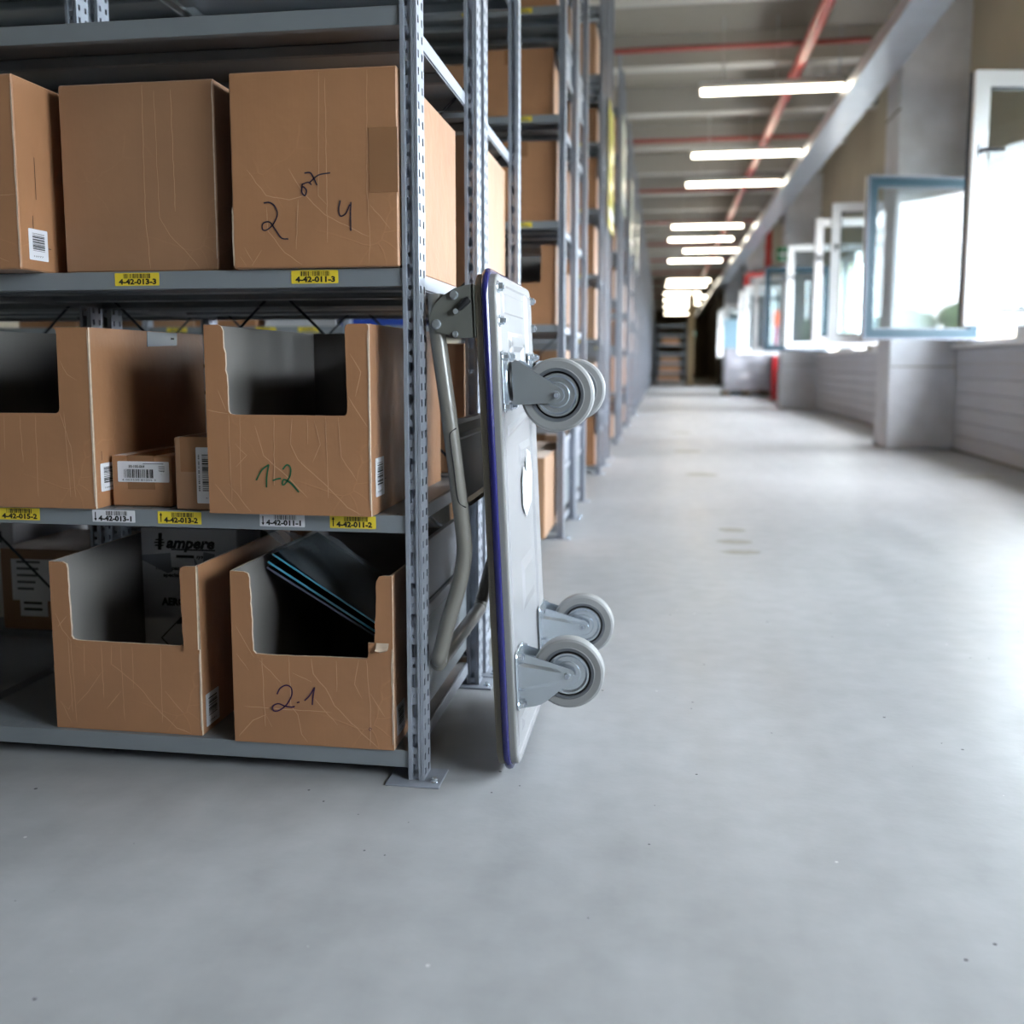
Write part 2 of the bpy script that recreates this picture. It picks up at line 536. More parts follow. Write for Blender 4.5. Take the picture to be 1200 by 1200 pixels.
def hole_cell(mb, o, u, v, n, u0, u1, v0, v1, hole, m):
    """a cell of sheet steel with a hole: hole = ('r', cu, cv, w, h) or ('c', cu, cv, radius)"""
    o, u, v = Vector(o), Vector(u), Vector(v)
    um, vm = (u0 + u1) / 2, (v0 + v1) / 2
    outer = [(u0, v0), (um, v0), (u1, v0), (u1, vm), (u1, v1), (um, v1), (u0, v1), (u0, vm)]
    if hole[0] == 'r':
        _, cu, cv, w, h = hole
        a, b = w / 2, h / 2
        inner = [(cu - a, cv - b), (cu, cv - b), (cu + a, cv - b), (cu + a, cv), (cu + a, cv + b), (cu, cv + b), (cu - a, cv + b), (cu - a, cv)]
    else:
        _, cu, cv, r = hole
        inner = [(cu + r * math.cos(t), cv + r * math.sin(t)) for t in (math.radians(d) for d in (225, 270, 315, 0, 45, 90, 135, 180))]
    vs = [o + u * p[0] + v * p[1] for p in outer] + [o + u * p[0] + v * p[1] for p in inner]
    fs = [(i, (i + 1) % 8, (i + 1) % 8 + 8, i + 8) for i in range(8)]
    if u.cross(v).dot(Vector(n)) < 0:
        fs = [f[::-1] for f in fs]
    mb.add(vs, fs, m)
def quad(mb, pts, m):
    mb.add(pts, [tuple(range(len(pts)))], m)

# ------------------------------------------------------------------ labels (flat printed stickers)
def bars(mb, o, u, v, w, h, m, seed, n=22):
    r = random.Random(seed)
    o, u, v = Vector(o), Vector(u), Vector(v)
    ws = [r.choice((1, 1, 2, 3)) for _ in range(2 * n)]
    k = w / sum(ws); x = 0
    for i, a in enumerate(ws):
        if i % 2 == 0:
            quad(mb, [o + u * x, o + u * (x + a * k), o + u * (x + a * k) + v * h, o + u * x + v * h], m)
        x += a * k
X1, Y1, Z1 = Vector((1, 0, 0)), Vector((0, 1, 0)), Vector((0, 0, 1))
def shelf_label(parent, text, x0, ztop, y, base, arrow=None, w=0.081, h=0.0215):
    """sticker on a shelf lip, facing -y; joined print"""
    mb = MB()
    mb.prism(rounded([(0, 0, .001), (w, 0, .001), (w, h, .001), (0, h, .001)], 2), (0, -0.0006, 0), X1, Z1, Y1, 0.0005, base)
    off = 0.0
    if arrow:
        off = 0.010
        ax = 0.006
        quad(mb, [(ax - .0009, -.0009, .003), (ax + .0009, -.0009, .003), (ax + .0009, -.0009, .018), (ax - .0009, -.0009, .018)], BLACK)
        if arrow == 'down':
            quad(mb, [(ax, -.0009, .0015), (ax + .0026, -.0009, .0065), (ax - .0026, -.0009, .0065)], BLACK)
        else:
            quad(mb, [(ax, -.0009, .0195), (ax - .0026, -.0009, .0145), (ax + .0026, -.0009, .0145)], BLACK)
    tw = w - off - (.012 if not arrow else .008)
    mb.text(text, (off + (.007 if not arrow else .0015), -.0009, .0026), X1, Z1, BLACK, h=.0086, w=tw, bold=0.045)
    bars(mb, (off + .016, -.0009, .0122), X1, Z1, w - off - .030, .0078, BLACK, sum(map(ord, text)))
    return mb.build('shelf_label', parent, (x0, y, ztop - h))
def box_label(parent, o, u, v, n, w, h, seed, style='bars_v', text=None):
    """white sticker on a carton; lower left corner o, reading direction u, up v, outward n"""
    o, u, v, n = Vector(o), Vector(u), Vector(v), Vector(n)
    mb = MB()
    mb.prism(rounded([(0, 0, .002), (w, 0, .002), (w, h, .002), (0, h, .002)], 2), o + n * .0008, u, v, -n, .0006, WHITELAB)
    e = o + n * .0012
    if style == 'bars_v':          # bars across, reading up the label
        bars(mb, e + u * (w * .18) + v * (h * .30), v, u, h * .58, w * .64, BLACK, seed, 14)
        mb.text('%d' % (10000 + seed * 37 % 89999), e + u * (w * .22) + v * (h * .10), u, v, BLACK, w=w * .5, h=h * .05)
    elif style == 'bars_long':     # a turned sticker, bars across its width
        bars(mb, e + u * (w * .34) + v * (h * .22), v, u, h * .66, w * .5, BLACK, seed, 24)
        bars(mb, e + u * (w * .12) + v * (h * .22), v, u, h * .66, w * .08, GREYPRINT, seed + 3, 18)
        mb.text('- 1', e + u * (w * .5) + v * (h * .08), u, v, BLACK, w=w * .3, h=h * .05, bold=.02)
    else:                          # parcel label with number, bars, digits
        mb.text(text or '50-105-064', e + u * (w * .22) + v * (h * .70), u, v, BLACK, w=w * .31, h=h * .12, bold=.02)
        bars(mb, e + u * (w * .13) + v * (h * .20), u, v, w * .57, h * .42, BLACK, seed, 26)
        mb.text('4 003530 81055 3', e + u * (w * .08) + v * (h * .06), u, v, BLACK, w=w * .66, h=h * .09)
        for k in range(3):
            q = e + u * (w * .80) + v * (h * (.74 - .10 * k))
            quad(mb, [q, q + u * (w * .12), q + u * (w * .12) + v * (h * .035), q + v * (h * .035)], GREYPRINT)
        mb.text('VPE', e + u * (w * .82) + v * (h * .50), u, v, BLACK, w=w * .09, h=h * .07)
        mb.text('1', e + u * (w * .85) + v * (h * .36), u, v, BLACK, h=h * .07)
        quad(mb, [e + u * (w * .5) + v * (h * .88), e + u * (w * .9) + v * (h * .88), e + u * (w * .9) + v * (h * .91), e + u * (w * .5) + v * (h * .91)], GREYPRINT)
    return mb.build('label', parent)

# ================================================================== THE SETTING
FLOORM = simple_node_floor()
WALLM = mat('grey_wall', rgb(172, 164, 146), rough=0.8, noise=0.05, nscale=2, bump=0.1, bscale=30)
CONCRETE = mat('pillar_concrete', rgb(200, 203, 210), rough=0.75, noise=0.12, nscale=3.5, bump=0.25, bscale=25)
BOARDM = mat('grey_parapet_board', rgb(182, 185, 194), rough=0.6, noise=0.06, nscale=3, stretch=(1, 0.3, 2))
BROWNW = mat('brown_wall', rgb(112, 98, 78), rough=0.8, noise=0.08, nscale=1.5)
CEILM = mat('ceiling_slab', rgb(134, 128, 118), rough=0.85, noise=0.05, nscale=1.0)
BEAMM = mat('ceiling_beam', rgb(172, 168, 161), rough=0.7, noise=0.04, nscale=2)
SILLM = mat('white_sill', rgb(232, 234, 238), rough=0.4)
SASHW = mat('white_sash', rgb(248, 248, 252), rough=0.35)
SASHG = mat('grey_sash', rgb(92, 97, 108), rough=0.5, spec=0.2)
TEAL = mat('teal_sash', rgb(2, 38, 50), rough=0.5, spec=0.2)
XL, XR, YB, YF, ZC = -4.6, 2.42, -7.6, 58.0, 4.0
RX = -0.396                                     # corridor face of the racks

mb = MB(); mb.box(XL, XR + .5, YB, 32.4, -.2, 0, FLOORM)
structure(mb.build('floor'))
mb = MB(); mb.box(XL, XR + .5, 32.4, YF, -.2, -.004, mat('brown_floor', rgb(120, 106, 88), rough=0.5, noise=0.08, nscale=1.5))
structure(mb.build('floor.001'))
# wheel scuffs and drying rings on the floor: flat stains
STAIN = mat('floor_stain', rgb(140, 136, 128), rough=0.5, noise=0.12, nscale=30)
def stain(x, y, rx, ry, rnd):
    mb = MB()
    N = 22
    pts = [(x + rx * math.cos(2 * PI * k / N) * rnd.uniform(.85, 1.1), y + ry * math.sin(2 * PI * k / N) * rnd.uniform(.85, 1.1), .0006) for k in range(N)]
    mb.add(pts, [tuple(range(N))], STAIN)
    return mb
_floor = bpy.data.objects['floor']
for sx, sy, a, b in ((.308, 4.31, .058, .060), (.300, 4.02, .075, .055), (.312, 3.80, .078, .050), (.26, 6.48, .11, .10),
                     (.22, 8.2, .12, .10), (.20, 10.4, .12, .12), (2.0, 6.6, .14, .10), (1.55, 4.1, .05, .03)):
    stain(sx, sy, a, b, R).build('floor_stain', _floor)

ceil = MB(); ceil.box(XL, XR + .5, YB, YF, ZC, ZC + .15, CEILM)
CEIL = structure(ceil.build('ceiling'))
bm_ = MB(); bm_.box(XL + .01, XR - .01, -.11, .11, 0, .30, BEAMM)
beam_mesh = bm_.mesh('beam')
for k in range(34):
    link('beam', beam_mesh, CEIL, (0, -6.6 + 1.9 * k, ZC - .30))

mb = MB(); mb.box(XL - .15, XL, YB, YF, -.2, ZC, WALLM); structure(mb.build('wall_left'))
mb = MB(); mb.box(XL - .15, XR + .5, YB - .15, YB, 0, ZC, WALLM); structure(mb.build('wall_back'))
mb = MB(); mb.box(XL, XR + .5, YF, YF + .15, -.2, ZC, BROWNW)
structure(mb.build('wall_far'))

# right wall: concrete pillars, boarded parapet, window units, wall above
PIL = [(-6.55, -6.05), (1.15, 1.64), (8.73, 9.22), (16.32, 16.78), (23.95, 24.45), (31.6, 32.4)]
mb = MB()
mb.box(XR, XR + .45, YB, 32.4, HEAD, ZC, WALLM)                  # wall over the windows
mb.box(XR + .10, XR + .45, YB, 32.4, 0, SILL - .03, WALLM)       # masonry behind the boards
mb.box(XR, XR + .45, 32.4, YF, -.2, ZC, BROWNW)
ends = sorted([(a, a + (2 if a == -1.02 else 3) * CELL) for a, _ in WINDOWS])
prev = YB
for a, b in ends + [(32.4, 33)]:
    if a - prev > .01:
        mb.box(XR, XR + .45, prev, a, SILL - .03, HEAD, WALLM)
    prev = b
WR = structure(mb.build('wall_right'))
# joints of the wall panels above the windows
JOINT = mat('wall_joint', rgb(96, 92, 86), rough=0.9)
for (a, b) in PIL:
    mb = MB(); mb.box(1.885, XR + .02, a, b, 0, ZC - .31, CONCRETE, .012)
    mb.box(1.882, 1.9, a - .001, b + .001, HEAD + .62, HEAD + .635, JOINT)
    mb.box(1.90, XR, a - .0012, a + .002, .690, .698, JOINT)
    mb.build('pillar', WR)
NB = 7
bh = (SILL - .05) / NB
for i in range(len(PIL) - 1):
    y0, y1 = PIL[i][1], PIL[i + 1][0]
    if y1 < 0: continue
    mb = MB()
    mb.box(XR, XR + .10, y0 + .004, y1 - .004, 0.001, bh - .0025, BOARDM, .0025)
    me = mb.mesh('board')
    for k in range(NB):
        link('board', me, WR, (R.uniform(-.0025, .0025), 0, .01 + k * bh))
    mb = MB(); mb.box(XR - .05, XR + .45, y0 + .01, y1 - .01, SILL - .035, SILL, SILLM, .004)
    mb.build('sill', WR)
mb = MB(); mb.box(XR - .012, XR, PIL[1][1], PIL[2][0], 0, .012, mat('floor_seal', rgb(112, 110, 104), rough=.8))
structure(mb.build('baseboard_right'))

HANDLE = mat('handle_metal', rgb(120, 122, 126), rough=0.3, metal=0.9)
SW, SH = CELL - .01, 1.235
def sash_meshes(mi, mo, mirror):
    """local: hinge edge at x=0, sash extends along +x, interior face at y=0 looks to -y, thickness .06 along +y"""
    T, D = .075, .058
    fr, pn, h = MB(), MB(), MB()
    if mirror:
        for q in (fr, pn, h): q.T = Matrix.Scale(-1, 4, Y1)
    for (x0, x1, z0, z1) in ((0, T, 0, SH), (SW - T, SW, 0, SH), (T, SW - T, 0, T), (T, SW - T, SH - T, SH)):
        fr.box(x0, x1, 0, D * .55, z0, z1, mi)
        fr.box(x0, x1, D * .55, D, z0, z1, mo)
    for (x0, x1, z0, z1) in ((-.002, .012, -.002, SH + .002), (SW - .012, SW + .002, -.002, SH + .002), (.012, SW - .012, -.002, .012), (.012, SW - .012, SH - .012, SH + .002)):
        fr.box(x0, x1, D * .8, D + .006, z0, z1, SASHG)
    for (x0, x1, z0, z1) in ((T, T + .012, T, SH - T), (SW - T - .012, SW - T, T, SH - T), (T, SW - T, T, T + .012), (T, SW - T, SH - T - .012, SH - T)):
        fr.box(x0, x1, D * .3, D * .7, z0, z1, DARKSTEEL)
    pn.box(T - .004, SW - T + .004, D * .42, D * .52, T - .004, SH - T + .004, GLASS)
    h.box(SW - T * .62, SW - T * .38, -.008, 0, SH * .66, SH * .66 + .07, HANDLE)
    h.tube([(SW - T * .5, -.005, SH * .66 + .035), (SW - T * .5, -.04, SH * .66 + .035), (SW - T * .5 - .10, -.045, SH * .66 + .035)], .009, HANDLE, 8)
    return fr.mesh('sash'), pn.mesh('pane'), h.mesh('handle')
M_NEAR = sash_meshes(SASHW, TEAL, True)
M_FAR = sash_meshes(SASHW, TEAL, False)
def window(n, y0, opened):
    w = structure(link('window_%d' % n, None, None, (WX, y0, SILL)))
    fr = MB()
    D = .075
    H = HEAD - SILL
    NC = 2 if y0 == -1.02 else 3
    for (a, b, c, d) in [(0, .03, 0, H), (NC * CELL - .03, NC * CELL, 0, H), (0, NC * CELL, 0, .025), (0, NC * CELL, H - .03, H)] + [
                         (q * CELL - .015, q * CELL + .015, 0, H) for q in range(1, NC)]:
        fr.box(0.0, D, a, b, c, d, SASHW)
    fr.build('frame', w)
    op = {c: (s, ang) for c, s, ang in opened}
    for c in range(NC):
        # closed: local +x runs along +y of the wall, interior to -x  -> rotate +90 about z, interior (-y local) to +x: so mirror by hinge side
        s, ang = op.get(c, ('near', 0))
        if s == 'near':
            # hinge at the low-y jamb; closed direction +y, swings to -x
            M = M_NEAR
            o = link('sash', M[0], w, (0.0, c * CELL + .005, .028))
            o.rotation_euler = (0, 0, PI / 2 + math.radians(ang))
        else:
            M = M_FAR
            o = link('sash', M[0], w, (0.0, (c + 1) * CELL - .005, .028))
            o.rotation_euler = (0, 0, -PI / 2 - math.radians(ang))
        link('pane', M[1], o)
        if c in op or y0 < 9:
            link('handle', M[2], o)
for i, (wy, op) in enumerate(WINDOWS):
    window(i + 1, wy, op)

# ================================================================== RACKS
BW, RD, UH = 0.90, 0.562, 3.35
LEVELS = [0.054 + 0.411 * i for i in range(8)]
def upright_mesh():
    mb = MB()
    x0, x1 = -.01375, .01375
    hs0, hs1 = -.0072, .0040
    F = Vector((0, -1, 0))
    quad(mb, [(x0, 0, 0), (hs0, 0, 0), (hs0, 0, UH), (x0, 0, UH)], ZINC)
    quad(mb, [(hs0, 0, 0), (hs0, .004, 0), (hs0, .004, UH), (hs0, 0, UH)], ZINC)
    quad(mb, [(hs1, .004, 0), (hs1, 0, 0), (hs1, 0, UH), (hs1, .004, UH)], ZINC)
    quad(mb, [(hs1, 0, 0), (.0080, 0, 0), (.0080, 0, UH), (hs1, 0, UH)], ZINC)
    quad(mb, [(.0080, 0, 0), (.0086, .002, 0), (.0086, .002, UH), (.0080, 0, UH)], ZINC)
    quad(mb, [(.0086, .002, 0), (.0092, 0, 0), (.0092, 0, UH), (.0086, .002, UH)], ZINC)
    quad(mb, [(.0092, 0, 0), (x1, 0, 0), (x1, 0, UH), (.0092, 0, UH)], ZINC)
    P = .0532
    n = int(UH / P)
    for k in range(n + 1):
        z = k * P
        zt = min(z + P, UH)
        if zt - z < P - 1e-6:
            quad(mb, [(hs0, .004, z), (hs1, .004, z), (hs1, .004, zt), (hs0, .004, zt)], ZINC); continue
        cu = (hs0 + hs1) / 2
        hole_cell(mb, (0, .004, 0), X1, Z1, F, hs0, hs1, z, z + P * .58, ('r', cu, z + P * .31, .0098, .0225), ZINC)
        hole_cell(mb, (0, .004, 0), X1, Z1, F, hs0, hs1, z + P * .58, z + P, ('c', cu, z + P * .80, .0043), ZINC)
    # corridor side with two columns of small slots
    P2 = P / 2
    n2 = int(UH / P2)
    ys = [(0, .005), (.005, .018), (.018, .030), (.030, .042), (.042, .047)]
    for a, b in (ys[0], ys[2], ys[4]):
        quad(mb, [(x1, a, 0), (x1, b, 0), (x1, b, UH), (x1, a, UH)], ZINC)
    for a, b in (ys[1], ys[3]):
        for k in range(n2):
            hole_cell(mb, (x1, 0, 0), Y1, Z1, (1, 0, 0), a, b, k * P2, (k + 1) * P2, ('r', (a + b) / 2, (k + .5) * P2, .0078, .0120), ZINC)
        if n2 * P2 < UH:
            quad(mb, [(x1, a, n2 * P2), (x1, b, n2 * P2), (x1, b, UH), (x1, a, UH)], ZINC)
    quad(mb, [(x1, .047, 0), (x0, .047, 0), (x0, .047, UH), (x1, .047, UH)], ZINC)
    quad(mb, [(x0, .047, 0), (x0, 0, 0), (x0, 0, UH), (x0, .047, UH)], ZINC)
    quad(mb, [(x0, 0, UH), (x1, 0, UH), (x1, .047, UH), (x0, .047, UH)], ZINC)
    return mb.mesh('upright')
def foot_mesh():
    mb = MB()
    mb.box(-.05, .045, -.022, .055, .0, .0035, ZINC, .001)
    mb.disc((.032, .0, .0035), Z1, .0075, .002, ZINC2, 12)
    mb.disc((.032, .0, .0055), Z1, .0055, .005, ZINC2, 6)
    return mb.mesh('foot_plate')
SWD = BW - .0295
def shelf_mesh():
    mb = MB()
    a, b = -SWD / 2, SWD / 2
    d = RD - .006
    up = (0, 0, 1)
    # perforated strip behind the front edge
    y0, y1, y2 = .002, .014, .034
    P = .0347
    n = int(SWD / P)
    xs = a + (SWD - n * P) / 2
    quad(mb, [(a, y0, 0), (b, y0, 0), (b, y1, 0), (a, y1, 0)], SHELFM)
    for k in range(n):
        hole_cell(mb, (0, 0, 0), X1, Y1, up, xs + k * P, xs + (k + 1) * P, y1, y2, ('r', xs + (k + .5) * P, (y1 + y2) / 2, .0035, .013), SHELFM)
    quad(mb, [(a, y1, 0), (xs, y1, 0), (xs, y2, 0), (a, y2, 0)], SHELFM)
    quad(mb, [(xs + n * P, y1, 0), (b, y1, 0), (b, y2, 0), (xs + n * P, y2, 0)], SHELFM)
    quad(mb, [(a, y2, 0), (b, y2, 0), (b, d, 0), (a, d, 0)], SHELFM)
    quad(mb, [(a, y2, -.0012), (a, d, -.0012), (b, d, -.0012), (b, y2, -.0012)], SHELFM)
    # folded lips
    mb.box(a, b, 0, .002, -.030, 0, SHELFM, .0006)
    mb.box(a, b, d - .002, d, -.030, 0, SHELFM)
    mb.box(a, a + .002, .002, d - .002, -.028, 0, SHELFM)
    mb.box(b - .002, b, .002, d - .002, -.028, 0, SHELFM)
    mb.box(a, b, .002, .016, -.030, -.0285, SHELFM)
    mb.box(a, b, d - .016, d - .002, -.030, -.0285, SHELFM)
    # stiffeners under the sheet
    for yc in (.19, .39):
        mb.box(a + .003, b - .003, yc - .03, yc + .03, -.024, -.0012, SHELFM, .003)
    return mb.mesh('shelf')
def side_panel_mesh():
    mb = MB()
    mb.box(-.0300, -.0285, .048, .514, 0, .115, WHITESTEEL)
    mb.box(-.0285, -.0205, .048, .514, .093, .115, WHITESTEEL, .001)
    mb.box(-.0285, -.0205, .048, .514, -.026, -.004, WHITESTEEL, .001)
    mb.box(-.0300, -.0285, .048, .514, -.026, 0, DARKSTEEL)
    return mb.mesh('side_panel')
def side_lip_mesh():
    mb = MB()
    mb.box(-.0310, -.0270, .048, .514, -.026, -.001, WHITESTEEL, .0008)
    return mb.mesh('side_lip')
def side_sheet_mesh():
    mb = MB()
    mb.box(-.0290, -.0275, .048, .514, 0, .165, SHELFM, .0005)
    return mb.mesh('side_sheet')
def brace_mesh():
    mb = MB()
    w = BW - .03
    for s in (1, -1):
        mb.tube([(-w / 2, 0, 0 if s > 0 else .84), (w / 2, .006 * s, .84 if s > 0 else 0)], .0032, DARKSTEEL, 6)
    return mb.mesh('cross_brace')
M_SHEET = side_sheet_mesh()
M_UP, M_FOOT, M_SHELF, M_SIDE, M_LIP, M_BRACE = upright_mesh(), foot_mesh(), shelf_mesh(), side_panel_mesh(), side_lip_mesh(), brace_mesh()

def rack(label, y0, nb, detail=2, group='shelving racks along the corridor'):
    t = thing('shelving_rack', label, 'rack', (RX, y0, 0), 0, group)
    for i in range(nb + 1):
        for yy in (0, .515):
            u = link('upright', M_UP, t, (-.01375 - i * BW, yy, .003))
            if detail > 0 and i == 0:
                link('foot_plate', M_FOOT, u, (0, 0, -.003))
    for z in LEVELS:
        for i in range(nb):
            link('shelf', M_SHELF, t, (-.01375 - (i + .5) * BW, .004, z))
    if detail > 0:
        for j, z in enumerate(LEVELS):
            link('side_lip', M_LIP, t, (0.002, 0, z))
        link('side_panel', M_SIDE, t, (0, 0, .285))
        link('side_panel', M_SIDE, t, (0, 0, 1.93))
    if detail > 1:
        link('side_sheet', M_SHEET, t, (0, 0, .086))
        for i in range(nb):
            link('cross_brace', M_BRACE, t, (-.01375 - (i + .5) * BW, .548, .47))
            link('cross_brace', M_BRACE, t, (-.01375 - (i + .5) * BW, .548, .06))
    return t
Y0, PER, BOFF = 1.584, 2.40, 0.600
ORD = ['first', 'second', 'third', 'fourth', 'fifth', 'sixth', 'seventh', 'eighth', 'ninth', 'tenth', 'eleventh', 'twelfth',
       'thirteenth', 'fourteenth', 'fifteenth', 'sixteenth', 'seventeenth', 'eighteenth', 'nineteenth', 'twentieth']
RACKS = {}
for k in range(18):
    y = Y0 + PER * k
    nb = 2 if k == 0 else 3 if abs(k) == 1 else 1
    det = 1 if k < 0 else 2 if k < 2 else 1 if k < 6 else 0
    if k == 0:
        la = 'grey steel shelving rack in front, with the barcode labels and open cartons'
        lb = 'grey steel shelving rack standing directly behind the front rack, back to back'
    elif k < 0:
        la = 'steel rack across the first aisle, behind the viewpoint, far half'
        lb = 'steel rack across the first aisle, behind the viewpoint, facing the front rack'
    else:
        la = 'galvanised steel rack of the %s double row down the corridor, half facing the camera' % ORD[k]
        lb = 'galvanised steel rack of the %s double row down the corridor, half facing away' % ORD[k]
    RACKS[k, 'a'] = rack(la, y, nb, det)
    RACKS[k, 'b'] = rack(lb, y + BOFF, nb, det)
# stickers on the front shelves of the first rack (as sub-parts of the shelves)
_fs = [c for c in RACKS[0, 'a'].children if c.name.startswith('shelf')]
def front_shelf(level, bay):
    return min(_fs, key=lambda s: abs(s.location.z - LEVELS[level]) + abs(s.location.x - (-.01375 - (bay + .5) * BW)))
def stick(text, level, bay, xw, base, arrow=None):
    sh = front_shelf(level, bay)
    xl = xw - RX - sh.location.x
    shelf_label(sh, text, xl, -.0022, 0.0, base, arrow)
stick('4-42-013-3', 2, 0, -.932, YELLOWLAB)
stick('4-42-011-3', 2, 0, -.615, YELLOWLAB)
stick('4-42-015-2', 1, 0, -1.178, YELLOWLAB)
stick('4-42-013-1', 1, 0, -.995, WHITELAB, 'down')
stick('4-42-013-2', 1, 0, -.871, YELLOWLAB, 'up')
stick('4-42-011-1', 1, 0, -.683, WHITELAB, 'down')
stick('4-42-011-2', 1, 0, -.557, YELLOWLAB, 'up')
# the second row carries yellow stickers too, too far to read
mb = MB()
mb.box(0, .09, -.0008, 0, 0, .020, YELLOWLAB)
bars(mb, (.016, -.0012, .011), X1, Z1, .055, .007, BLACK, 5, 12)
mb.box(.012, .078, -.0012, -.0008, .003, .0075, GREYPRINT)
FARLAB = mb.mesh('shelf_label')
for k in (1, 2, 3):
    for c in RACKS[k, 'a'].children:
        if c.name.startswith('shelf') and c.name.split('.')[0] == 'shelf' and c.location.z < 2.2:
            for xx in ((-.35, .05, .24) if k == 1 else (.26,)):
                link('shelf_label', FARLAB, c, (xx, 0, -.024))

# ================================================================== CARTONS
WALLT = .0045
def poly_len(p): return len(p)
def open_bin(name, label, loc, W, D, H, front, rotz=0.0, group='open-fronted picking cartons', board=CARD):
    """picking carton: front polygon (x, z) with its cut-out, three walls, floor"""
    t = thing(name, label, 'carton', (loc[0], loc[1], loc[2] + .001), rotz, group)
    mb = MB()
    mb.prism(front, (0, 0, 0), X1, Z1, Y1, WALLT, board, CARDEDGE, CARDIN)
    mb.build('front_panel', t)
    mb = MB()
    side = [(WALLT + .0005, 0), (D, 0), (D, H), (WALLT + .0005, H)]
    mb.prism(side, (0, 0, 0), Y1, Z1, X1, WALLT, board, CARDEDGE, CARDIN)
    mb.build('side_panel', t)
    mb = MB()
    mb.prism(side, (W, 0, 0), Y1, Z1, -X1, WALLT, board, CARDEDGE, CARDIN)
    mb.build('side_panel', t)
    mb = MB()
    mb.prism([(WALLT, 0), (W - WALLT, 0), (W - WALLT, H), (WALLT, H)], (0, D, 0), X1, Z1, -Y1, WALLT, board, CARDEDGE, CARDIN)
    mb.build('back_panel', t)
    mb = MB()
    mb.box(WALLT, W - WALLT, WALLT, D - WALLT, .0006, .006, CARDIN)
    mb.build('bottom_panel', t)
    return t
def creases(parent, lines, w=.0013, yoff=-.0007, m=None):
    mb = MB()
    for l in lines:
        pts = []
        for a, b in zip(l[:-1], l[1:]):
            d = math.hypot(b[0] - a[0], b[1] - a[1])
            n = max(1, int(d / .012))
            for q in range(n):
                tt = q / n
                e = R.uniform(-.0007, .0007) if q else 0
                pts.append((a[0] + (b[0] - a[0]) * tt + e, a[1] + (b[1] - a[1]) * tt + e))
        pts.append(l[-1])
        mb.ribbon(pts, (0, yoff, 0), X1, Z1, w * R.uniform(.7, 1.2), m or CREASE, True)
    return mb.build('crease', parent)
def handwriting(parent, strokes, ink, w=.0020, y=-.0011):
    mb = MB()
    for s in strokes:
        p = [(q.x, q.y) for q in smooth_path([(a, b, 0) for a, b in s], 6)]
        mb.ribbon(p, (0, y, 0), X1, Z1, w, ink)
    return mb.build('handwriting', parent)
def edge_scuff(parent, x, z0, z1):
    mb = MB()
    pts = [(R.uniform(-.0005, .0005), z0 + (z1 - z0) * i / 14) for i in range(15)]
    mb.ribbon(pts, (x, -.0009, 0), X1, Z1, .0024, CARDEDGE, True)
    return mb.build('edge_scuff', parent)

# middle shelf, beside the upright: '1-2'
W, H = .286, .3185
front = [(0, 0), (W, 0), (W, H - .003), (W - .004, H)]
front += rounded([(.238, H, .008), (.246, H, 0)], 4)[:0] + [(.252, H), (.2475, H - .002), (.2455, H - .008)]
front += jag((.2455, H - .008), (.2475, .176), 9, .0007) + [(.2475, .176), (.2455, .170), (.240, .168)]
front += [(.050, .1685), (.043, .170), (.040, .174)]
front += jag((.040, .178), (.035, .29), 12, .0016) + [(.034, H - .010), (.031, H - .003), (.025, H), (0, H)]
c = open_bin('picking_carton', 'open carton marked 1-2 in green marker, next to the steel upright', (-.762, 1.563, LEVELS[1]), W, .52, H, front)
handwriting(c, [[(.086, .058), (.096, .075), (.109, .085)], [(.109, .085), (.105, .065), (.104, .046)], [(.115, .058), (.123, .061), (.130, .062)],
                [(.133, .077), (.141, .085), (.147, .080), (.146, .067), (.137, .053), (.132, .052), (.135, .060), (.147, .054), (.161, .039)]], INKGREEN, .0026)
creases(c, [[(.040, .168), (.041, .02)], [(.060, .165), (.058, .03)], [(.152, .163), (.148, .120), (.160, .095), (.205, .055), (.245, .015), (.268, .003)],
            [(.120, .166), (.118, .05)], [(.178, .165), (.178, .12)], [(.210, .166), (.212, .03)], [(.232, .166), (.236, .10), (.262, .06)],
            [(.086, .150), (.100, .10), (.130, .075), (.176, .03)], [(.036, .052), (.075, .004)], [(.012, .05), (.05, .004)],
            [(.022, .21), (.036, .175)], [(.254, .27), (.272, .24), (.262, .2)], [(.25, .2), (.282, .15)], [(0, .177), (.024, .172), (.040, .170)],
            [(.05, .12), (.07, .10), (.05, .08)], [(.19, .16), (.2, .12), (.186, .09)]])
edge_scuff(c, W - .001, .01, H - .01)
box_label(c, (W + .0002, .026, .029), Y1, Z1, X1, .050, .066, 11)
mb = MB()
for a, b in (((W + .0012, .034, .099), (0, 0, .009)), ((W + .0012, .078, .055), (0, .008, 0))):
    a = Vector(a); b = Vector(b)
    s = Y1 * .0012 if b.z else Z1 * .0012
    quad(mb, [a, a + s, a + s + b, a + b], BLACK)
mb.build('register_mark', c)

# middle shelf, left: cut open, dark grey tape on its side
W, H = .287, .316
front = [(0, 0), (W, 0), (W, H - .002), (W - .004, H)] + rounded([(.227, H, .010), (.2255, .160, .012), (.06, .160, .012), (.06, H, .01)], 5) + [(0, H)]
front = [(0, 0), (W, 0), (W, H)] + rounded([(.2275, H, .010), (.2265, .1675, .010), (.036, .1675, .010), (.036, H, .01)], 5) + [(0, H)]
c = open_bin('picking_carton', 'open carton with a strip of grey tape on its side, over the 4-42-015-2 label', (-1.267, 1.576, LEVELS[1]), W, .43, H, front)
edge_scuff(c, W - .001, .004, H - .004)
creases(c, [[(.232, .26), (.245, .235), (.262, .225)], [(.12, .165), (.118, .1)], [(.15, .165), (.152, .08)], [(.18, .165), (.178, .02)], [(.235, .17), (.24, .02)], [(.2265, .168), (.245, .11), (.25, .02)]], .001)
